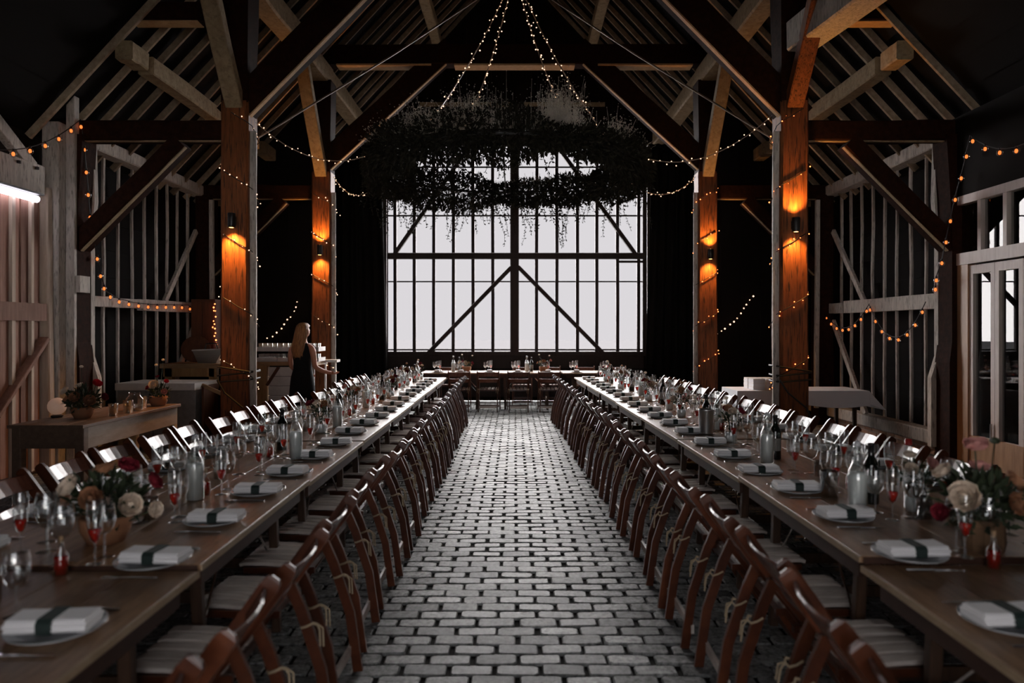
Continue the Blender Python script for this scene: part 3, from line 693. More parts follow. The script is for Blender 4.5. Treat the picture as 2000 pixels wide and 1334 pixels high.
for s in (-1, 1):
    y = 1.13 if s < 0 else 1.22; k = 0
    while y < 13.4:
        L = 1.535
        if s > 0: z = (.742, .772, .757, .762, .758, .764, .76, .76, .76)[k]
        else: z = (.752, .768, .756, .762, .758, .764, .76, .76, .76)[k]
        ym = y + L / 2; e = edge(s, ym)
        x0, x1 = (e, e + s * TW)
        t = make_table('brown pine trestle table in the %s row, %s from the front' % (ROW[s], ORD[k]), 'trestle tables of the %s row' % ROW[s], L, min(x0, x1), max(x0, x1), y, z, -lean(s, ym))
        TABLES.append((s, y, y + L, z, k)); y += L; k += 1
        if k >= 8: break
for k, (a, b) in enumerate(((-1.95, -.50), (-.48, .97), (.99, 2.44))):
    t = make_table('brown pine trestle table of the head row, %s from the left' % ORD[k], 'trestle tables of the head row', 1.45, -.42, .42, 0, .765, math.pi / 2)
    t.location = ((a + b) / 2, 15.22, 0)
def top_z(s, y):
    for a, y0, y1, z, k in TABLES:
        if a == s and y0 <= y <= y1: return z
    return .76

# ------------------------------------------------------------------ place settings
def proto_glass(kind):
    t = thing(kind, 'x', 'glass')
    if kind == 'wine_glass':
        MB().lathe([(.003, .085), (.020, .092), (.034, .112), (.041, .140), (.041, .165), (.035, .205)], 14).obj('bowl', 'glass', t, True)
        MB().lathe([(.0045, .006), (.004, .05), (.005, .088)], 7).obj('stem', 'glass', t, True); MB().lathe([(.0, .008), (.012, .006), (.036, .001), (.037, .0), (0, 0)], 14).obj('foot', 'glass', t, True)
    else:
        MB().lathe([(.003, .075), (.014, .085), (.024, .12), (.029, .17), (.028, .225), (.025, .24)], 12).obj('bowl', 'glass', t, True)
        MB().lathe([(.004, .006), (.0035, .04), (.004, .078)], 7).obj('stem', 'glass', t, True); MB().lathe([(0, .007), (.012, .005), (.031, .001), (.032, 0), (0, 0)], 12).obj('foot', 'glass', t, True)
        MB().lathe([(0, .079), (.012, .087), (.021, .116), (.0235, .130), (0, .1305)], 10).obj('red_liqueur', 'red_liquid', t, True, label='red drink in the bottom of the flute')
    remember(t); return t
GL = {k: proto_glass(k) for k in ('wine_glass', 'champagne_flute')}
pm = MB().lathe([(0, .008), (.085, .008), (.10, .012), (.132, .019), (.135, .021), (.131, .015), (.098, .006), (.09, 0), (0, 0)], 24).mesh('dinner_plate', 'china', True)
nt = thing('napkin', 'x', 'napkin')
m = MB()
for i, (z, ww, ln) in enumerate(((.008, .118, .225), (.021, .114, .232), (.033, .104, .222))):   # folded layers, rounded front and back
    m.sweep([(-ln / 2, R.uniform(-.002, .002), z), (-.02, 0, z - (.002 if i == 2 else 0)), (.02, 0, z - (.002 if i == 2 else 0)), (ln / 2, R.uniform(-.003, .003), z)],
            [(-ww / 2, 0), (-ww / 2 + .008, -.0072), (ww / 2 - .008, -.0072), (ww / 2, 0), (ww / 2 - .008, .0072), (-ww / 2 + .008, .0072)])
m.obj('folded_cloth', 'napkin', nt)
MB().sweep([(-.021, 0, .021), (.021, 0, .021)], [(-.062, -.021), (.062, -.021), (.062, .012), (.050, .0215), (-.050, .0215), (-.062, .012)]).obj('ribbon', 'ribbon', nt, label='dark green ribbon band')
remember(nt)
kn = MB().beam((0, -.10, .003), (0, .0, .004), .014, .006, ch=.2); kn.sweep([(0, .0, .003), (0, .07, .003), (.004, .11, .003)], [(-.009, -.001), (.009, -.001), (.009, .001), (-.009, .001)], (0, 0, 1), [1, 1, .3]); kn = kn.mesh('dinner_knife', 'steel')
fk = MB().beam((0, -.10, .003), (0, .045, .006), .008, .004, ch=.2); fk.bb(-.012, .012, .043, .06, .004, .007)
for x in (-.0105, -.0035, .0035, .0105): fk.beam((x, .058, .0055), (x * .95, .10, .004), .004, .003, ch=0)
fk = fk.mesh('dinner_fork', 'steel')
first_use = {}
def put(protot, label, loc, rz, group, scale=None):
    if protot.name not in first_use:
        first_use[protot.name] = 1; protot.location = loc; protot.rotation_euler = (0, 0, rz); protot['label'] = label; protot['group'] = group; return protot
    return dup(protot, label, loc, rz, group, scale)
def place(s, side, y, k, x, z, rz, where, grp):
    """s: which row; x: plate centre; inward: direction towards the middle of the table"""
    inward = V((math.cos(rz), math.sin(rz), 0)); along = V((-inward.y, inward.x, 0)); c = V((x, y, z))
    o = link('dinner_plate', pm, None, c); tag(o, 'round pale grey plate, ' + where, 'plate', 'plates of ' + grp)
    put(nt, 'ribbon-tied white napkin, ' + where, c + V((0, 0, .0135)) + inward * R.uniform(-.015, .015), rz + R.uniform(-.12, .12), 'napkins of ' + grp)
    j = lambda q: R.uniform(-q, q)
    put(GL['wine_glass'], 'clear stemmed wine glass, ' + where, c + inward * (.22 + j(.03)) + (V((0, .10 + j(.02), 0)) if abs(inward.x) > .5 else along * .1), R.random() * 6, 'wine glasses of ' + grp)
    put(GL['champagne_flute'], 'flute of red drink, ' + where, c + inward * (.20 + j(.02)) + (V((0, -.01 + j(.015), 0)) if abs(inward.x) > .5 else along * -.02), R.random() * 6, 'flutes of ' + grp)
    put(GL['wine_glass'], 'bigger clear water goblet, ' + where, c + inward * (.31 + j(.03)) + (V((0, .02 + j(.03), 0)) if abs(inward.x) > .5 else along * .03), R.random() * 6, 'water goblets of ' + grp, (1.12, 1.12, 1.1))
    if y < 8.0:
        o = link('dinner_knife', kn, None, c - along * .165, rz - math.pi / 2 + j(.05)); tag(o, 'steel dinner knife, ' + where, 'cutlery', 'knives of ' + grp)
        o = link('dinner_fork', fk, None, c + along * .17, rz - math.pi / 2 + j(.05)); tag(o, 'steel dinner fork, ' + where, 'cutlery', 'forks of ' + grp)
for s in (-1, 1):
    for k, y in enumerate(INNER[s]):
        yy = min(y, 13.2); x = edge(s, yy) + s * .185
        place(s, 0, yy, k, x, top_z(s, yy), 0 if s > 0 else math.pi, 'aisle side of the %s row, %s place from the front' % (ROW[s], ORD[k]), 'the aisle side, %s row' % ROW[s])
    for k, y in enumerate(OUTER[s]):
        yy = min(max(y, 1.4), 13.1); x = edge(s, yy) + s * (TW - .185)
        place(s, 1, yy, k, x, top_z(s, yy), math.pi if s > 0 else 0, 'wall side of the %s row, %s place from the front' % (ROW[s], ORD[k]), 'the wall side, %s row' % ROW[s])
for k, x in enumerate((-1.6, -1.12, -.52, .07, .70, 1.3, 1.95)):
    place(0, 0, 14.99, k, x, .765, math.pi / 2, 'aisle side of the head table, %s place from the left' % ORD[k], 'the head table')

# ------------------------------------------------------------------ bottles
wb = thing('water_bottle', 'x', 'bottle')
prof = [(.001, .002), (.042, .0), (.045, .010), (.045, .17), (.042, .195), (.024, .235), (.0165, .262), (.0155, .30), (.018, .305), (.018, .315), (.014, .318)]
MB().lathe(prof, 18).obj('glass_body', 'bottle', wb, True)
MB().lathe([(0, .006), (.040, .006), (.0415, .17), (.038, .19), (.0, .192)], 14).obj('water', 'water', wb, True)
MB().lathe([(.0001, .316), (.016, .316), (.018, .325), (.015, .336), (.0001, .34)], 10).obj('stopper', 'china', wb, True)
MB().tube([(.019, 0, .30), (.026, 0, .285), (.022, 0, .325), (0, 0, .345), (-.022, 0, .325), (-.026, 0, .285), (-.019, 0, .30)], .0018, 4).obj('wire_clip', 'steel', wb)
remember(wb)
vb = thing('wine_bottle', 'x', 'bottle')
MB().lathe([(.001, .002), (.036, 0), (.038, .008), (.038, .185), (.034, .205), (.018, .235), (.0145, .26), (.0145, .29), (.0165, .292), (.0165, .302), (.013, .304), (.0001, .304)], 18).obj('glass_body', 'wine_bottle', vb, True)
MB().lathe([(.0384, .06), (.0384, .145)], 18).obj('paper_label', 'label_paper', vb, True)
MB().lathe([(.0152, .25), (.0152, .290), (.0171, .291), (.0171, .303), (.0001, .3055)], 12).obj('foil_cap', 'black_metal', vb, True)
remember(vb)
def on(s, x, y): return (x, y, top_z(s, y))
for s in (-1, 1):
    pts = ((-1.65, 3.7), (-1.51, 4.95), (-1.62, 6.55), (-1.70, 8.2), (-1.72, 9.7), (-1.75, 11.2), (-1.72, 12.7)) if s < 0 else ((1.645, 3.44), (1.69, 4.8), (1.80, 6.35), (1.73, 8.0), (1.70, 9.6), (1.66, 11.1), (1.65, 12.7))
    for k, (x, y) in enumerate(pts):
        put(wb, 'tall frosted water bottle on the %s table row, %s from the front' % (ROW[s], ORD[k]), on(s, x, y), R.random() * 3, 'water bottles of the %s row' % ROW[s])
    pts = ((-1.735, 5.35), (-1.80, 7.35), (-1.68, 9.1), (-1.78, 10.7), (-1.7, 12.2)) if s < 0 else ((1.80, 3.62), (1.80, 4.95), (1.74, 6.5), (1.78, 8.6), (1.7, 10.4), (1.62, 12.0))
    for k, (x, y) in enumerate(pts):
        put(vb, 'dark full wine bottle on the %s table row, %s from the front' % (ROW[s], ORD[k]), on(s, x, y), R.random() * 3, 'wine bottles of the %s row' % ROW[s])
for k, x in enumerate((-1.30, .26)):
    put(wb, 'tall frosted water bottle on the head table, %s from the left' % ORD[k], (x, 15.22, .765), 1, 'water bottles of the head table')
put(vb, 'dark full wine bottle on the head table beside a water bottle', (.36, 15.3, .765), 1, 'wine bottles of the head table'); put(vb, 'dark full wine bottle at the left end of the head table', (-1.18, 15.3, .765), 1, 'wine bottles of the head table')
# steel wine cooler, tumblers, jars
bk = thing('wine_cooler', 'polished steel wine cooler tub on the right table row', 'bucket', on(1, 1.63, 6.1))
MB().lathe([(.0, .004), (.055, .004), (.058, 0), (.06, .01), (.064, .20), (.069, .21), (.066, .214), (.060, .205), (.056, .01)], 20).obj('tub', 'zinc', bk, True)
MB().tube([(.064, 0, .16), (.085, 0, .165), (.085, 0, .19), (.066, 0, .195)], .005, 5).obj('handle', 'zinc', bk)
tm = MB().lathe([(0, .004), (.03, .004), (.032, 0), (.037, .10), (.0365, .101), (.031, .006)], 14).mesh('tumbler', 'glass', True)
n = 0
for s in (-1, 1):
    for k in range(11):
        y = 2.35 + k * .98; x = edge(s, y) + s * (.58 + R.uniform(-.09, .09))
        o = link('tumbler', tm, None, on(s, x, y)); tag(o, 'short clear tumbler down the middle of the %s row, %s from the front' % (ROW[s], ORD[k]), 'glass', 'tumblers of the %s row' % ROW[s])
o = link('tumbler', tm, None, on(1, 1.66, 3.78)); o.scale = (1.3, 1.3, 1.3); tag(o, 'large clear tumbler just behind the first water bottle of the right row', 'glass')
sb = MB().lathe([(0, 0), (.024, 0), (.025, .07), (.010, .095), (.010, .125), (.012, .127), (0, .13)], 12)
for s in (-1, 1):
    for k in range(9):
        y = 2.62 + k * 1.2 + (0 if s < 0 else .1); x = edge(s, y) + s * (.47 + R.uniform(-.03, .05))
        b = thing('liqueur_bottle', 'little glass bottle of red liqueur on the %s row, %s from the front' % (ROW[s], ORD[k]), 'bottle', on(s, x, y), 0, 'red liqueur bottles of the %s row' % ROW[s])
        if k == 0 and s < 0: lm = sb.mesh('glass_body', 'glass', True); rm = MB().lathe([(0, .003), (.0225, .003), (.0235, .066), (0, .068)], 10).mesh('red_liqueur', 'red_liquid', True); cm = MB().lathe([(.009, .118), (.009, .142), (0, .143)], 8).mesh('cork', 'cork', True)
        link('glass_body', lm, b); link('red_liqueur', rm, b); link('cork', cm, b)

# ------------------------------------------------------------------ flowers
def petal(m, c, d, nrm, ln, wd):
    c = V(c); d = V(d).normalized(); sd = d.cross(V(nrm))
    if sd.length < 1e-3: sd = V((1, 0, 0))
    sd.normalize(); u = sd.cross(d)
    m.add([c, c + d * ln * .45 + sd * wd * .5, c + d * ln * .85 + sd * wd * .42 + u * ln * .12, c + d * ln + u * ln * .2, c + d * ln * .85 - sd * wd * .42 + u * ln * .12, c + d * ln * .45 - sd * wd * .5, c + d * ln * .5 - u * ln * .10],
          [(0, 1, 6), (1, 2, 6), (2, 3, 6), (3, 4, 6), (4, 5, 6), (5, 0, 6)])
def bloom(c, r, nrm, rings=4, m=None):
    m = m or MB(); nrm = V(nrm).normalized(); q = V((0, 0, 1)).rotation_difference(nrm); c = V(c)
    for j in range(rings):
        n = 4 + 2 * j; rr = r * (.55 + .45 * j / (rings - 1)); tilt = .12 + 1.05 * (j / rings) ** .8
        for i in range(n):
            a = 2 * math.pi * i / n + j * .7 + R.uniform(-.15, .15); tt = tilt + R.uniform(-.1, .1); d = V((math.cos(a) * math.sin(tt), math.sin(a) * math.sin(tt), math.cos(tt)))
            petal(m, c, q @ d, q @ V((math.cos(a) * -math.cos(tt), math.sin(a) * -math.cos(tt), math.sin(tt))), rr * R.uniform(.95, 1.1), rr * 1.15)
    m.ball(c + nrm * r * .3, r * .30, 6, 4); return m
def foliage(c, rad, n, ln, h=1.0, up=.5):
    m = MB(); c = V(c)
    for i in range(n):
        d = V((R.gauss(0, 1), R.gauss(0, 1), R.gauss(0, 1))).normalized(); p = c + V((d.x * rad, d.y * rad, d.z * rad * h)) * R.uniform(.3, 1)
        dd = (d + V((0, 0, up)) + V((R.gauss(0, .4), R.gauss(0, .4), R.gauss(0, .4)))).normalized(); m.leaf(p, dd, (R.gauss(0, 1), R.gauss(0, 1), 1), ln * R.uniform(.6, 1.3), ln * .42)
    return m
def arrangement(label, loc, pot, size, blooms, leaf_n=160, stems=(), grp=None):
    t = thing('flower_arrangement', label, 'flowers', loc, 0, grp)
    if pot == 'jar':
        MB().lathe([(0, .004), (.045, .004), (.047, 0), (.05, .02), (.05, .10), (.042, .115), (.042, .13), (.04, .13)], 16).obj('glass_jar', 'glass', t, True); h = .13
        MB().lathe([(0, .006), (.044, .006), (.046, .075), (0, .076)], 12).obj('water', 'water', t, True)
    elif pot == 'log':
        MB().lathe([(0, 0), (.072, 0), (.078, .03), (.074, .10), (.076, .125), (.06, .126), (.058, .11), (0, .11)], 12).obj('log_pot', 'wood_pot', t); h = .12
    else:
        MB().lathe([(0, 0), (.07, 0), (.095, .05), (.10, .10), (.092, .11), (.085, .09), (0, .085)], 14).obj('brown_bowl', 'petal_rust', t, True); h = .10
    foliage((0, 0, h + size * .38), size * .8, leaf_n, size * .36, .75).obj('leaves', 'leaf', t, kind='stuff')
    for (x, y, z, r, mt) in blooms:
        p = V((x, y, h + z)) ; MB().tube([(x * .15, y * .15, h * .5), p], .003, 4).obj('stem', 'leaf', t)
        bloom(p, r, V((x, y - .06, z * .6 + .02))).obj('blossom', mt, t)
    for (x, y, z, mt) in stems:
        MB().tube([(x * .2, y * .2, h), (x * .7, y * .7, h + z * .6), (x, y, h + z)], .003, 4).obj('stem', 'leaf', t); MB().ball((x, y, h + z), .02, 7, 5, .7).obj('blossom', mt, t)
    return t
arrangement('large autumn bouquet of cream and burgundy blooms in a brown bowl', on(-1, -1.70, 2.98), 'bowl', .17,
            ((-.10, -.05, .13, .062, 'petal_cream'), (.02, -.12, .10, .06, 'petal_rust'), (.12, -.05, .06, .06, 'petal_cream'), (.07, .03, .19, .055, 'petal_wine'), (-.03, .05, .17, .055, 'petal_rust'), (.14, .09, .12, .05, 'petal_wine'), (-.16, .02, .05, .05, 'petal_rust'), (.19, .0, .03, .045, 'petal_cream')), 220)
arrangement('pink and cream bouquet in a log pot at the front of the right row', on(1, 1.87, 2.86), 'log', .18,
            ((-.02, .02, .27, .058, 'petal_pink'), (-.12, -.08, .10, .072, 'petal_cream'), (.05, -.10, .08, .06, 'petal_rust'), (.12, .02, .13, .06, 'petal_rust'), (-.10, .08, .16, .05, 'petal_cream'), (.02, .06, .18, .05, 'petal_pink'), (-.17, -.02, .03, .045, 'petal_wine')), 240, ((.10, .08, .30, 'leaf'),))
arrangement('pale bouquet beside the first wine bottle of the right row', on(1, 1.93, 3.45), 'jar', .11,
            ((-.05, -.05, .08, .04, 'petal_cream'), (.05, -.03, .10, .042, 'petal_pink'), (0, .05, .12, .038, 'petal_cream'), (.09, .03, .05, .035, 'petal_rust')), 90)
FL = {-1: ((-1.66, 6.15), (-1.76, 7.75), (-1.62, 9.35), (-1.74, 11.6), (-1.7, 12.95)), 1: ((1.72, 5.7), (1.70, 7.3), (1.68, 9.0), (1.6, 10.8), (1.58, 12.4))}
MIX = (('petal_cream', 'petal_wine', 'petal_rust', 'petal_cream'), ('petal_rust', 'petal_cream', 'petal_wine', 'petal_pink'))
for s in (-1, 1):
    for k, (x, y) in enumerate(FL[s]):
        mx = MIX[k % 2]
        arrangement('glass jar of garden blooms on the %s row, %s jar from the front' % (ROW[s], ORD[k]), on(s, x, y), 'jar', .11,
                    tuple((R.uniform(-.09, .09), R.uniform(-.08, .06), R.uniform(.05, .15), R.uniform(.032, .046), mx[i % 4]) for i in range(6)), 90 if y < 9 else 60,
                    ((R.uniform(-.06, .06), 0, .22, mx[0]),), 'jars of blooms on the %s row' % ROW[s])
for k, x in enumerate((-1.02, .62)):
    arrangement('low bouquet of cream and rust blooms on the head table, %s from the left' % ORD[k], (x, 15.25, .765), 'bowl', .13,
                tuple((R.uniform(-.14, .14), R.uniform(-.08, .06), R.uniform(.03, .16), R.uniform(.035, .05), MIX[k][i % 4]) for i in range(7)), 90, ((-.1, 0, .26, 'petal_cream'), (.12, 0, .24, 'petal_cream')), 'bouquets on the head table')
rb_ = thing('squeezy_bottle', 'clear bottle with a red cap near the wall side of the right row', 'bottle', on(1, 2.28, 4.15))
MB().lathe([(0, 0), (.034, 0), (.036, .10), (.030, .15), (.018, .19), (.018, .22)], 14).obj('glass_body', 'bottle', rb_, True); MB().lathe([(.0, .245), (.018, .243), (.021, .215), (.021, .21), (0, .21)], 12).obj('cap', 'red_plastic', rb_, True, label='red screw cap')

# ------------------------------------------------------------------ hanging garland: a hoop smothered in dry foliage
gc = V((-.15, 10.4, 4.0)); GR = 1.86
gd = thing('hanging_garland', 'big hoop of dark trailing foliage hanging above the aisle before the window', 'garland', gc)
MB().tube([(GR * math.cos(a), GR * math.sin(a), 0) for a in [i * math.pi / 18 for i in range(36)]], .02, 6, True).obj('hoop', 'black_metal', gd)
MB().beam((-GR, 0, .01), (GR, 0, .01), .02, .02).obj('crossbar', 'black_metal', gd); MB().beam((0, -GR, .0), (0, GR, .0), .02, .02).obj('crossbar', 'black_metal', gd)
fm = MB()
rg = random.Random(5)
def rleaf(m, p, d, ln): m.leaf(p, d, (rg.gauss(0, 1), rg.gauss(0, 1), rg.gauss(0, 1)), ln, ln * rg.uniform(.35, .55))
for i in range(30000):
    a = rg.uniform(0, 2 * math.pi); lump = .20 + .05 * math.sin(3 * a + 1) + .04 * math.sin(7 * a) + .03 * math.sin(13 * a + 2)
    q = rg.uniform(0, 2 * math.pi); rad = lump * math.sqrt(rg.random()) * 1.15
    ro = GR + rad * math.cos(q); p = V((ro * math.cos(a), ro * math.sin(a), rad * math.sin(q) * 1.15 - .02))
    d = V((math.cos(a) * math.cos(q), math.sin(a) * math.cos(q), math.sin(q) - .2)) + V((rg.gauss(0, .6), rg.gauss(0, .6), rg.gauss(0, .6)))
    rleaf(fm, p, d, rg.uniform(.04, .10))
fm.obj('foliage', 'garland_leaf', gd, kind='stuff')
# trailing sprays, each a bent stem with leaves
tm_ = MB()
for i in range(260):
    a = rg.uniform(0, 2 * math.pi); r0 = GR + rg.uniform(-.14, .16); p = V((r0 * math.cos(a), r0 * math.sin(a), -.10)); L = rg.choice((.2, .3, .4, .55, .75)) * rg.uniform(.7, 1.15)
    if math.sin(a) < -.3: L *= .62
    d = V((rg.gauss(0, .35), rg.gauss(0, .35), -.8)); pts = [p.copy()]; n = max(4, int(L / .05))
    for j in range(n):
        d = (d + V((rg.gauss(0, .14), rg.gauss(0, .14), -.16))).normalized(); p = p + d * (L / n); pts.append(p.copy())
        for _ in range(3): rleaf(tm_, p, d * .5 + V((rg.gauss(0, 1), rg.gauss(0, 1), rg.gauss(-.2, .6))), rg.uniform(.03, .075) * (1.1 - .5 * j / n))
    tm_.tube(pts, .003, 3)
tm_.obj('trailing_spray', 'garland_leaf', gd, kind='stuff')
gy = MB()
for (a0, n, sp, hh) in ((-1.18, 700, .22, .20), (-2.15, 420, .26, .12), (-1.75, 520, .30, .16), (-.62, 260, .18, .12), (-2.6, 260, .18, .10), (3.6, 140, .2, .06), (-.25, 160, .18, .08), (1.2, 160, .5, .05)):
    for i in range(int(n * 3.5)):
        a = a0 + rg.gauss(0, sp / GR * .75); z = .14 + abs(rg.gauss(0, hh)); r0 = GR + rg.gauss(0, .09); p = V((r0 * math.cos(a), r0 * math.sin(a), z))
        if i % 5 == 0: gy.tube([(GR * math.cos(a), GR * math.sin(a), .05), p], .0022, 3)
        gy.octa(p, rg.uniform(.004, .0095))
gy.obj('gypsophila', 'gyp', gd, kind='stuff')

# ------------------------------------------------------------------ strings of fairy lights
def sag(a, b, d, n=14):
    a, b = V(a), V(b); return [a.lerp(b, i / n) - V((0, 0, d * 4 * (i / n) * (1 - i / n))) for i in range(n + 1)]
def along_path(pts, step):
    out = []; acc = step * .5
    for a, b in zip(pts, pts[1:]):
        l = (b - a).length; t = acc
        while t < l: out.append(a.lerp(b, t / l)); t += step
        acc = t - l
    return out
def fairy(label, pts, step=.075, br=.0075, mat='fairy_glow', wire='pale_cable', wr=.006, jit=.018, grp=None):
    pts = [V(p) for p in pts]; t = thing('fairy_lights', label, 'string lights', (0, 0, 0), 0, grp)
    MB().tube(pts, wr, 4).obj('wire', wire, t)
    m = MB()
    for p in along_path(pts, step): m.octa(p + V((R.gauss(0, jit), R.gauss(0, jit), R.gauss(0, jit))), br * R.uniform(.8, 1.25))
    m.obj('bulb', mat, t, kind='stuff'); return t
hub = (0, 10.35, 6.8)
for k, (a, lab) in enumerate(((math.radians(239), 'outer strand on the bar side'), (math.radians(257), 'inner strand on the bar side'), (math.radians(296), 'inner strand on the linen-table side'), (math.radians(314), 'outer strand on the linen-table side'))):
    e = gc + V((GR * math.cos(a), GR * math.sin(a), .12))
    fairy('fairy light string up from the garland hoop, ' + lab, sag(hub, e, .16), .07, .010, 'fairy_glow_warm', wr=.008, grp='strands holding the garland')
def spiral(s, ty, z0, z1, turns, ph):
    pts = []; n = int(turns * 16); h = .178
    for i in range(n + 1):
        a = ph + s * 2 * math.pi * i / 16; c, q = math.cos(a), math.sin(a); k = h / max(abs(c), abs(q)); z = z0 + (z1 - z0) * i / n
        bx = k * c; by = k * q
        if -s * bx > .16: bx = -s * .196
        pts.append((s * PX + bx, ty + by, z))
    return pts
fairy('fairy lights wound round the oak post in front of the bar', spiral(-1, T1, .7, 4.25, 4.7, 2.6), .085, .0085, 'fairy_glow_warm', 'cable')
fairy('fairy lights wound round the post before the linen table', spiral(1, T1, .7, 4.3, 4.8, .5), .085, .0085, 'fairy_glow_red', 'cable')
fairy('fairy lights wound round the post behind the woman', spiral(-1, T2, .7, 4.35, 5.2, 2.2), .10, .010, 'fairy_glow_warm', 'cable')
fairy('fairy lights wound round the post beside the linen table and drape', spiral(1, T2, .7, 4.4, 5.2, .9), .10, .010, 'fairy_glow_red', 'cable')
G = lambda a, dz=0: gc + V((GR * math.cos(a), GR * math.sin(a), dz))
fairy('upper fairy light swag from the front bar-side post to the garland', sag((-3.18, T1 + .05, 4.2), G(math.radians(205), .05), .28), .075, .0085, 'fairy_glow_warm')
fairy('lower fairy light swag from the rear bar-side post to the garland', sag((-3.17, T2 - .05, 4.33), G(math.radians(168), -.05), .30), .075, .0085, 'fairy_glow_warm')
fairy('upper fairy light swag from the front linen-side post to the garland', sag((3.18, T1 + .05, 4.3), G(math.radians(-22), .05), .32), .075, .0085, 'fairy_glow_warm')
fairy('lower fairy light swag from the rear linen-side post to the garland', sag((3.17, T2 - .05, 4.33), G(math.radians(14), -.05), .28), .075, .0085, 'fairy_glow_warm')
for s in (-1, 1):
    p = [(s * 4.45, 13.28, 2.32), (s * 4.28, 13.28, 2.08), (s * 4.12, 13.28, 1.86), (s * 3.95, 13.28, 1.70), (s * 3.78, 13.28, 1.6), (s * 3.6, 13.28, 1.52)] if s > 0 else [(s * 4.02, 13.28, 2.22), (s * 4.05, 13.28, 2.02), (s * 4.2, 13.28, 1.84), (s * 4.32, 13.28, 1.68), (s * 4.45, 13.28, 1.55), (s * 4.6, 13.28, 1.48)]
    fairy('short run of fairy lights on the black boards ' + ('beside the linen table' if s > 0 else 'behind the woman'), p, .10, .016, 'fairy_glow_warm', 'cable', .004, .01)

# festoons of round bulbs, every bulb a part
bulb_me = MB().ball((0, 0, -.045), .034, 10, 6, 1.15).mesh('bulb', 'bulb_glass', True); core_me = MB().ball((0, 0, -.045), .019, 6, 4, 1.2).mesh('filament', 'bulb_glow', True)
sock_me = MB().lathe([(0, .01), (.011, .008), (.012, -.016), (0, -.017)], 8).mesh('socket', 'black_metal', True)
def festoon(label, pts, step, grp=None):
    pts = [V(p) for p in pts]; t = thing('festoon_lights', label, 'string lights', (0, 0, 0), 0, grp)
    MB().tube(pts, .006, 5).obj('cable', 'cable', t)
    for p in along_path(pts, step):
        b = link('bulb', bulb_me, t, p); link('filament', core_me, b); link('socket', sock_me, b)
    return t
XL = -WX + .10
festoon('festoon of round amber bulbs drooping by the plank door and along the bar wall', 
        sag((-5.25, 7.1, 3.45), (-5.22, 8.62, 4.18), .14, 8) + [V(p) for p in ((-5.2, 8.66, 3.9), (-5.18, 8.70, 3.4), (-5.17, 8.74, 3.0), (-5.15, 8.8, 2.7), (-5.25, 9.1, 2.35), (-5.36, 9.4, 2.16), (-5.40, 9.75, 2.08), (-5.42, 10.2, 2.04), (-5.42, 10.7, 2.03), (-5.42, 11.3, 2.05), (-5.42, 11.9, 2.06), (-5.36, 12.2, 1.95), (-5.3, 12.4, 1.7))], .27)
festoon('festoon of round amber bulbs hanging beside the glazed doors', sag((5.2, 7.3, 3.55), (5.18, 8.15, 3.86), .10, 6) + [V(p) for p in ((5.2, 8.3, 3.55), (5.17, 8.42, 3.2), (5.14, 8.5, 2.85), (5.1, 8.55, 2.5), (5.12, 8.7, 2.3), (5.33, 9.1, 2.1))], .25)
festoon('swag of round amber bulbs under the mid rail beside the doors', sag((5.42, 9.45, 2.02), (5.42, 10.95, 2.03), .48, 12), .24)
festoon('smaller swag of round amber bulbs under the rail behind the linen table', sag((5.42, 10.95, 2.05), (5.42, 12.6, 2.0), .34, 12), .22)

# ------------------------------------------------------------------ wall lamps on the posts
def sconce(label, x, y, z, up, e):
    t = thing('wall_lamp', label, 'lamp', (x, y, z))
    MB().lathe([(0, -.085), (.042, -.085), (.045, -.08), (.045, .08), (.042, .085), (0, .085)], 14).obj('cylinder_shade', 'black_metal', t, True)
    MB().bb(-.03, .03, .03, .075, -.05, .05).obj('bracket', 'black_metal', t)
    for d in ((-1, 1) if up else (-1,)):
        MB().lathe([(0, d * .087), (.026, d * .087)], 10).obj('lens', 'sconce_glow', t)
        l = bpy.data.lights.new('lamp_beam', 'SPOT'); l.energy = e * (1.0 if d < 0 else 1.15); l.spot_size = math.radians(118); l.spot_blend = .9; l.color = (1.0, .42, .09); l.shadow_soft_size = .03
        o = bpy.data.objects.new('lamp_beam', l); C.objects.link(o); o.parent = t; o.location = (0, -.005, d * .10); o.rotation_euler = (math.radians(0 if d < 0 else 180), 0, 0)
sconce('black cylinder lamp glowing downward on the post in front of the bar', -PX, T1 - .245, 2.95, False, 115)
sconce('black cylinder lamp glowing both ways on the post before the linen table', PX - .02, T1 - .245, 2.90, True, 60)
sconce('black cylinder lamp glowing both ways on the post behind the woman', -PX, T2 - .245, 3.03, True, 65)
sconce('black cylinder lamp glowing both ways on the post by the drape', PX + .02, T2 - .245, 2.96, True, 65)
for s in (-1, 1):
    cb = MB(); x = s * PX
    for z, q in ((1.12, .02), (1.18, -.03), (1.04, .015)):
        cb.tube([(x + dx * .186, T1 + dy * .186, z + q * dx) for dx, dy in ((-1, -1), (0, -1.02), (1, -1), (1.12, 0), (1, 1), (0, 1.02), (-1, 1), (-1.12, 0))], .011, 5, True)
    cb.tube([(x - .19, T1 - .19, 1.05), (x - .1, T1 - .20, .9), (x + .12, T1 - .20, .72), (x + .2, T1 - .19, .55)], .012, 5)
    tag(cb.obj('power_cable', 'cable'), 'black power cables wound round the post ' + ('in front of the bar' if s < 0 else 'before the linen table'), 'cable')

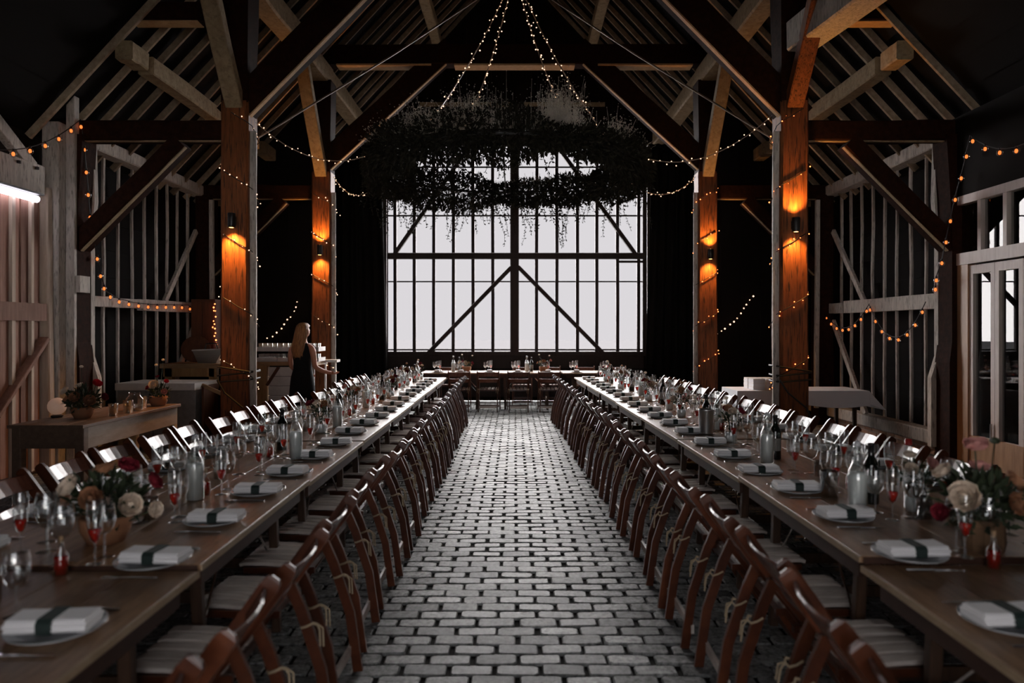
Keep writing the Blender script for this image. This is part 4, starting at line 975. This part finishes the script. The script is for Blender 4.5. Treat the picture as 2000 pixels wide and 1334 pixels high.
# ------------------------------------------------------------------ bar
bar = thing('bar_counter', 'pine-topped bar with pale board front and dark grey panels', 'bar', (0, 11.0, 0))
MB().bb(-5.45, -4.50, 0, .70, 1.06, 1.13).obj('counter_top', 'bar_top', bar); MB().bb(-4.49, -3.05, 0, .70, 1.10, 1.16).obj('counter_top', 'bar_top', bar)
MB().bb(-5.40, -4.62, .02, .07, .93, 1.06).obj('rail', 'pine', bar)
for x in (-5.38, -4.70, -4.52): MB().bb(x, x + .11, .02, .13, 0, 1.06).obj('leg', 'pine', bar)
MB().bb(-3.98, -3.80, -.02, .12, 0, 1.10).obj('leg', 'pine', bar)
for i in range(6): MB().bb(-4.44, -4.0, .03, .05, .06 + i * .17, .222 + i * .17).obj('panel', 'grey_panel', bar)
for i in range(7): MB().bb(-3.79, -3.08, .03, .055, .05 + i * .148, .19 + i * .148).obj('front_board', 'white_paint', bar)
MB().bb(-5.40, -4.0, .62, .66, 0, 1.06).obj('back_panel', 'black_board', bar)
MB().beam((-3.80, .0, .80), (-3.62, .0, 1.08), .04, .05, (0, 1, 0)).obj('corner_brace', 'cabinet', bar)
# trays of upturned glasses: crate things with glass rows
gm = MB().lathe([(.028, 0), (.034, .10), (.032, .101), (.026, .004), (0, .004)], 9).mesh('upturned_glass', 'glass', True)
for lay in range(2):
    for k in range(3):
        x0 = -3.98 + k * .32
        t = thing('glass_tray', 'white crate of glasses on the bar, %s tier, %s from the left' % (('lower', 'upper')[lay], ORD[k]), 'crate', (x0 + .155, 11.28, 1.16 + lay * .165), 0, 'glass crates on the bar')
        m = MB().bb(-.155, .155, -.2, .2, 0, .015)
        for a in (-1, 1): m.bb(-.155, .155, a * .197, a * .203, 0, .06); m.bb(a * .15, a * .156, -.2, .2, 0, .06)
        m.obj('tray', 'white_paint', t)
        for i in range(4):
            for j in range(2): link('upturned_glass', gm, t, (-.115 + i * .077, -.15 + j * .1, .016))
        if lay == 0: MB().bb(-.155, .155, -.2, .2, .158, .164).obj('tray_lid', 'white_paint', t)
# galvanised trough with bottles, barrel lid, cabinet and shelf frame on the bar
tb = thing('drinks_trough', 'white-rimmed galvanised drinks trough on the bar top', 'trough', (-4.78, 11.3, 1.13))
m = MB(); m.add([(-.16, -.12, 0), (.12, -.12, 0), (.12, .12, 0), (-.16, .12, 0), (-.22, -.18, .20), (.26, -.18, .22), (.26, .18, .22), (-.22, .18, .20)], [(3, 2, 1, 0), (0, 1, 5, 4), (1, 2, 6, 5), (2, 3, 7, 6), (3, 0, 4, 7)]); o = m.obj('basin', 'zinc', tb)
m = MB().tube([(-.22, -.18, .20), (.27, -.18, .22), (.27, .18, .22), (-.22, .18, .20)], .013, 6, True); m.obj('rim', 'white_paint', tb)
MB().tube([(-.1, 0, .2), (-.08, 0, .30), (.08, 0, .31), (.1, 0, .22)], .012, 6).obj('handle', 'black_metal', tb)
bl = thing('barrel_lid', 'tilted brown timber barrel lid behind the drinks trough', 'lid', (-5.08, 11.42, 1.135)); m = MB()
m.lathe([(0, -.02), (.22, -.02), (.22, .02), (0, .02)], 18); m.v = [tuple(Matrix.Rotation(math.radians(68), 3, 'X') @ Matrix.Rotation(.2, 3, 'Y') @ V(p) + V((0, 0, .212))) for p in m.v]; m.obj('lid_board', 'cabinet', bl)
cbn = thing('tall_cabinet', 'tall reddish board cabinet standing on the bar by the wall', 'cabinet', (-5.37, 11.9, 0))
MB().bb(-.0, .40, 0, .3, 0, 2.16).obj('carcass', 'cabinet', cbn); MB().bb(.015, .185, -.02, 0, 1.0, 2.12).obj('door', 'cabinet', cbn); MB().bb(.20, .385, -.02, 0, 1.0, 2.12).obj('door', 'cabinet', cbn)
shf = thing('shelf_frame', 'open grey shelf frame with fairy lights at the end of the bar', 'shelf', (-4.72, 11.9, 1.0))
for x in (0, .30): MB().bb(x, x + .04, 0, .05, -1.0, 1.05).obj('upright', 'grey_wood', shf)
for z in (.16, .60, 1.03): MB().bb(-.02, .36, 0, .16, z, z + .03).obj('shelf', 'grey_wood', shf)
arrangement('single pale peony in a jar on the open shelf frame', (-4.56, 11.98, 1.63), 'jar', .05, ((0, -.02, .06, .085, 'petal_cream'),), 20)
for k in range(5):
    x = -4.66 + k * .055
    put(vb, 'dark bottle standing on the lowest shelf of the frame, %s from the left' % ORD[k], (x, 11.98, 1.19), 0, 'bottles in the shelf frame', (.62, .62, 1))
fairy('fairy lights running down the edge of the tall cabinet', [(-4.94, 11.86, 2.12), (-4.98, 11.85, 1.7), (-4.93, 11.85, 1.4), (-4.97, 11.80, 1.15)], .055, .014, 'fairy_glow_red', 'cable', .004, .016)
fairy('fairy lights running down the upright of the open shelf frame', [(-4.74, 11.86, 2.03), (-4.76, 11.86, 1.6), (-4.73, 11.86, 1.3), (-4.76, 11.8, 1.16), (-4.4, 11.82, 1.17)], .055, .012, 'fairy_glow_red', 'cable', .004, .014)
# white-topped grey cabinet in front of the bar
cf = thing('white_top_cabinet', 'low grey cabinet with thick white top in front of the bar', 'cabinet', (-5.42, 9.75, 0))
MB().bb(.02, 1.05, 0, .7, .06, .83).obj('carcass', 'mid_grey', cf); MB().bb(0, 1.08, -.03, .72, .83, .925).obj('top', 'white_paint', cf); MB().bb(1.05, 1.075, .0, .7, .06, .83).obj('side_panel', 'mid_grey', cf)
for x in (.03, .98): MB().bb(x, x + .06, .02, .08, 0, .06).obj('foot', 'black_metal', cf)
MB().bb(.50, .51, -.006, 0, .1, .8).obj('door_gap', 'black_metal', cf)
wd = thing('log_crate', 'brown open timber crate beside the white-topped cabinet', 'crate', (-4.30, 9.85, 0))
MB().bb(0, .03, 0, .5, 0, .88).obj('side', 'cabinet', wd); MB().bb(.30, .33, 0, .5, 0, .74).obj('side', 'cabinet', wd); MB().bb(0, .33, .47, .5, 0, .8).obj('back', 'black_board', wd); MB().beam((0, .02, .89), (.34, .02, .74), .04, .05).obj('top_rail', 'bar_top', wd); MB().bb(.03, .30, 0, .5, .03, .06).obj('base', 'cabinet', wd)

# ------------------------------------------------------------------ serving table on the bar side
sv = thing('serving_table', 'long brown serving table with pale apron by the plank door', 'table', (-4.24, 7.42, 0))
for i in range(4): MB().beam((-.345 + .0865 + i * .1725, -.95, .772), (-.345 + .0865 + i * .1725, .95, .772), .169, .03, ch=.08).obj('top_board', 'serving', sv)
MB().bb(.30, .322, -.90, .90, .56, .757).obj('apron', 'apron_pale', sv); MB().bb(-.322, -.30, -.90, .90, .56, .757).obj('apron', 'apron_pale', sv)
MB().bb(-.30, .30, -.915, -.893, .57, .757).obj('apron', 'serving', sv); MB().bb(-.30, .30, .893, .915, .57, .757).obj('apron', 'serving', sv)
for x in (-1, 1):
    for y in (-1, 1): MB().beam((x * .285, y * .875, 0), (x * .285, y * .875, .757), .085 if y < 0 else .07, .085, (0, 1, 0), .1).obj('leg', 'serving' if y < 0 else 'pine', sv)
MB().beam((.28, .05, 0), (.28, .05, .56), .07, .07, (0, 1, 0), .1).obj('leg', 'pine', sv)
TZ = .787
arrangement('big bouquet of rust and cream blooms at the near end of the serving table', (-4.22, 7.0, TZ), 'bowl', .19,
            ((-.12, -.05, .16, .06, 'petal_cream'), (.0, -.10, .10, .07, 'petal_rust'), (.10, -.06, .07, .07, 'petal_rust'), (.12, .02, .22, .06, 'petal_red'), (-.15, .03, .07, .055, 'petal_rust'), (.20, .0, .10, .05, 'petal_wine'), (-.05, .04, .2, .05, 'petal_cream')), 240, ((-.04, .05, .40, 'petal_cream'),))
arrangement('bouquet with white and red blooms at the far end of the serving table', (-4.05, 8.15, TZ), 'bowl', .14,
            ((0, -.08, .13, .07, 'petal_cream'), (.10, -.03, .17, .035, 'petal_red'), (-.10, -.02, .10, .04, 'petal_wine'), (.09, -.06, .06, .045, 'petal_pink'), (-.02, .02, .22, .03, 'petal_wine')), 180, ((-.05, .05, .36, 'petal_cream'), (.03, .05, .42, 'petal_cream')))
for k, (x, y, f) in enumerate(((-4.02, 7.18, 1.25), (-4.0, 7.42, 1.35), (-4.08, 7.86, 1.35))):
    o = link('tumbler', tm, None, (x, y, TZ)); o.scale = (f, f, f); tag(o, 'clear tall tumbler on the serving table, %s from the big bouquet' % ORD[k], 'glass', 'tumblers on the serving table')
jr = thing('glass_jar', 'wide glass storage jar on the serving table', 'jar', (-4.05, 7.64, TZ))
MB().lathe([(0, .005), (.075, .005), (.08, 0), (.085, .02), (.085, .13), (.055, .165), (.055, .19), (.058, .195)], 18).obj('jar_body', 'glass', jr, True); MB().lathe([(0, .008), (.08, .01), (.081, .07), (0, .071)], 14).obj('water', 'bottle', jr, True)
ln = thing('table_lamp', 'small round white and orange glowing lamp beside the big bouquet', 'lamp', (-4.50, 7.05, TZ))
MB().lathe([(0, 0), (.05, 0), (.055, .02), (.03, .03), (0, .03)], 12).obj('foot', 'black_metal', ln); MB().ball((0, 0, .11), .085, 14, 9).obj('globe', emissive('glowing_paper_globe', (1.0, .55, .35), .12, (.7, .6, .55)), ln, True)

# ------------------------------------------------------------------ linen table and napkin packs on the other side
lt = thing('linen_table', 'long side table under a white draped cloth by the wall', 'table', (4.25, 10.95, 0))
for x in (-.80, .80):
    for y in (-.3, .3): MB().beam((x, y, 0), (x, y, .73), .05, .05, (0, 1, 0), .1).obj('leg', 'trestle', lt)
MB().bb(-.95, .95, -.38, .38, .72, .745).obj('tabletop', 'trestle', lt)
cl = MB(); nx = 60
def hang(x): return .62 if x < -.08 else .20 + .05 * math.sin(x * 3)
vs = []
for i in range(nx + 1):
    x = -.97 + 1.94 * i / nx; h = hang(x); f = .022 * math.sin(i * .9) * (1 if h > .4 else .3)
    vs += [(x, -.41 - .03 - abs(f) * 1.2, .755 - h), (x, -.405 - f * .4 - .01, .755 - h * .45), (x, -.395, .752), (x, .39, .752), (x, .40, .5)]
fs = [(i * 5 + j, (i + 1) * 5 + j, (i + 1) * 5 + j + 1, i * 5 + j + 1) for i in range(nx) for j in range(4)]
cl.add(vs, fs)
e0 = len(cl.v); cl.add([(.97, -.40, .752), (.97, .39, .752), (1.04, .30, .50), (1.20, -.44, .47), (.97, -.44, .56)], [(0, 1, 2, 3), (0, 3, 4)]); cl.add([(-.97, -.40, .752), (-.97, .39, .752), (-1.0, .38, .2), (-1.02, -.44, .14)], [(0, 3, 2, 1)])
ov = link('tablecloth', cl.mesh('tablecloth', 'cloth', False), None, (4.25, 10.95, 0)); tag(ov, 'white cloth draped over the side table, one corner hanging', 'tablecloth')
for k in range(2):
    for i in range(2):
        t = thing('napkin_pack', 'stacked pack of pale folded napkins on the linen table, %s pack' % ('front', 'second', 'third', 'rear')[k * 2 + i], 'napkins', (3.66 + i * .21, 10.82 + k * .24, .754), R.uniform(-.1, .1), 'napkin packs on the linen table')
        for j in range(6): MB().box((R.uniform(-.006, .006), 0, .014 + j * .027), (.185, .18, .025)).obj('napkin', 'napkin' if j % 2 else 'cloth', t)

# ------------------------------------------------------------------ the woman by the bar
def skinned(name, verts, edges, radii, mat, parent, root=0, sub=2):
    me = bpy.data.meshes.new(name); me.from_pydata([tuple(v) for v in verts], edges, []); me.materials.append(M[mat])
    o = bpy.data.objects.new(name, me); C.objects.link(o); o.parent = parent
    sk = o.modifiers.new('skin', 'SKIN'); lay = me.skin_vertices[0] if me.skin_vertices else None
    if lay is None:
        bpy.context.view_layer.objects.active = o
        me.attributes; lay = me.skin_vertices[0]
    for i, r in enumerate(radii): lay.data[i].radius = (r, r) if not isinstance(r, tuple) else r; lay.data[i].use_root = (i == root)
    ss = o.modifiers.new('smooth', 'SUBSURF'); ss.levels = sub; ss.render_levels = sub; sk.use_smooth_shade = True
    return o
wm = thing('person', 'woman in a sleeveless black dress with long blonde hair, standing with her back turned', 'person', (-3.02, 10.2, 0), math.radians(-22))
bv = [(0, 0, .96), (0, .01, 1.10), (0, .015, 1.25), (0, .0, 1.40), (0, -.005, 1.47), (0, .015, 1.54), (0, .03, 1.60), (0, .025, 1.68),
      (.10, .0, 1.415), (.172, -.005, 1.39), (.205, -.01, 1.28), (.215, .0, 1.13), (.245, .11, 1.07), (.285, .21, 1.04), (.305, .265, 1.03),
      (-.10, .0, 1.415), (-.172, -.005, 1.39), (-.205, -.005, 1.28), (-.215, .02, 1.13), (-.19, .13, 1.05), (-.15, .22, 1.02), (-.13, .27, 1.01),
      (.085, 0, .88), (.09, .01, .68), (.09, .0, .48), (.092, -.02, .28), (.095, -.03, .09), (.10, .06, .035), (.105, .13, .025),
      (-.085, 0, .88), (-.09, .01, .68), (-.09, .0, .48), (-.092, -.02, .28), (-.095, -.03, .09), (-.10, .06, .035), (-.105, .13, .025)]
be = [(0, 1), (1, 2), (2, 3), (3, 4), (4, 5), (5, 6), (6, 7), (3, 8), (8, 9), (9, 10), (10, 11), (11, 12), (12, 13), (13, 14), (3, 15), (15, 16), (16, 17), (17, 18), (18, 19), (19, 20), (20, 21), (0, 22), (22, 23), (23, 24), (24, 25), (25, 26), (26, 27), (27, 28), (0, 29), (29, 30), (30, 31), (31, 32), (32, 33), (33, 34), (34, 35)]
br = [.145, .115, .125, .11, .055, .052, .078, .072, .06, .05, .043, .038, .036, .028, .026, .06, .05, .043, .038, .036, .028, .026, .085, .075, .055, .055, .036, .038, .026, .085, .075, .055, .055, .036, .038, .026]
body = skinned('body', bv, be, br, 'skin', wm)
# face: nose, lips, eyes on the far side of the head, ears
fc = MB(); fc.ball((0, .055, 1.625), .070, 12, 9, 1.25); fc.beam((0, .128, 1.655), (0, .148, 1.615), .020, .018, (1, 0, 0)); fc.ball((0, .128, 1.575), .016, 8, 5, .5)
for s in (-1, 1): fc.ball((s * .076, .02, 1.625), .020, 8, 5, 1.4)
fc.obj('face', 'skin', wm, True)
ey = MB()
for s in (-1, 1): ey.ball((s * .028, .118, 1.645), .010, 8, 5, .7)
ey.obj('eye', 'black_metal', wm, True)
def fingers(c, d, side, nm):
    """four unequal bent fingers and a thumb from the wrist end"""
    c = V(c); d = V(d).normalized(); sd = V(side).normalized(); u = d.cross(sd); vs = [c, c + d * .045]; es = [(0, 1)]; rs = [.022, .026]
    for i, (o_, l) in enumerate(((-.030, .062), (-.010, .072), (.010, .068), (.030, .054))):
        b = len(vs); p = c + d * .065 + sd * o_; vs += [p, p + d * l * .55 - u * .008, p + d * l * .95 - u * .030]; es += [(1, b), (b, b + 1), (b + 1, b + 2)]; rs += [.0105, .009, .0075]
    b = len(vs); vs += [c + d * .02 - sd * .034, c + d * .055 - sd * .052 - u * .018]; es += [(0, b), (b, b + 1)]; rs += [.012, .009]
    return skinned(nm, vs, es, rs, 'skin', wm, 0, 1)
fingers((.300, .255, 1.032), (.35, .92, -.15), (1, -.35, 0), 'hand'); fingers((-.135, .26, 1.012), (.3, .9, -.2), (-1, -.3, 0), 'hand')
ds = MB(); rings = ((.56, .205, .165, 0), (.72, .195, .155, 0), (.86, .182, .148, 0), (.98, .168, .135, 0), (1.10, .138, .112, .008), (1.20, .140, .115, .012), (1.30, .158, .122, .01), (1.37, .176, .112, 0), (1.41, .178, .088, -.002), (1.445, .135, .072, -.002), (1.465, .085, .06, -.002))
n = 22
for z, a, b, cy in rings:
    for i in range(n):
        t = 2 * math.pi * i / n; fl_ = 1 + (.05 * math.sin(6 * t) if z < .8 else 0); ds.v.append((a * math.cos(t) * fl_, cy + b * math.sin(t) * fl_, z))
for j in range(len(rings) - 1):
    for i in range(n): ds.f.append((j * n + i, j * n + (i + 1) % n, (j + 1) * n + (i + 1) % n, (j + 1) * n + i))
ds.obj('dress', 'dress', wm, True)
hr = MB(); hv = ((1.755, .02, .02, .02), (1.745, .055, .060, .02), (1.71, .088, .098, .015), (1.66, .098, .108, .0), (1.60, .100, .098, -.02), (1.52, .098, .068, -.055), (1.44, .105, .050, -.085), (1.36, .100, .040, -.108), (1.30, .080, .030, -.112), (1.26, .045, .016, -.110))
for z, a, b, cy in hv:
    for i in range(n):
        t = 2 * math.pi * i / n; wv = 1 + .06 * math.sin(5 * t + z * 14); y = b * math.sin(t)
        if z < 1.70 and math.sin(t) > .25: y = min(y, .02)      # leaves the face free
        hr.v.append((a * math.cos(t) * wv, cy + y * wv, z))
for j in range(len(hv) - 1):
    for i in range(n): hr.f.append((j * n + i, j * n + (i + 1) % n, (j + 1) * n + (i + 1) % n, (j + 1) * n + i))
hr.f.append(tuple(range(n))); hr.f.append(tuple((len(hv) - 1) * n + i for i in range(n - 1, -1, -1)))
hr.obj('hair', 'hair', wm, True)
lk = MB()
for i in range(26):
    a = R.uniform(math.pi * 1.02, math.pi * 1.98); x, y = .10 * math.cos(a), .09 * math.sin(a)
    lk.sweep([(x * .9, y + .01, 1.66), (x * 1.03, y * 1.05 - .02, 1.55), (x * 1.0 + R.uniform(-.015, .015), -.10 + R.uniform(-.03, .012), 1.42), (x * .85 + R.uniform(-.02, .02), -.128 + R.uniform(-.02, .015), 1.31 - R.uniform(0, .08))], [(.009, 0), (0, .007), (-.009, 0), (0, -.007)], (0, 1, 0), [1, 1.1, 1, .3])
lk.obj('hair_lock', 'hair', wm, True, kind='stuff')
for s in (-1, 1):
    MB().sweep([(s * .097, -.07, .028), (s * .100, .03, .03), (s * .103, .10, .022), (s * .105, .165, .018)], [(-.042, -.027), (.042, -.027), (.038, .024), (-.038, .024)], (0, 0, 1), [.7, .95, 1, .5]).obj('shoe', 'black_metal', wm, True)
# small white stand by the post, to the side of the woman
st = thing('white_stand', 'slim white plant stand against the post beside the woman', 'stand', (-2.98, 11.6, 0))
MB().bb(-.11, .13, -.1, .12, 1.13, 1.17).obj('top', 'white_paint', st)
for x in (-.08, .08): MB().bb(x - .012, x + .012, -.02, .02, 0, 1.13).obj('leg', 'white_paint', st)
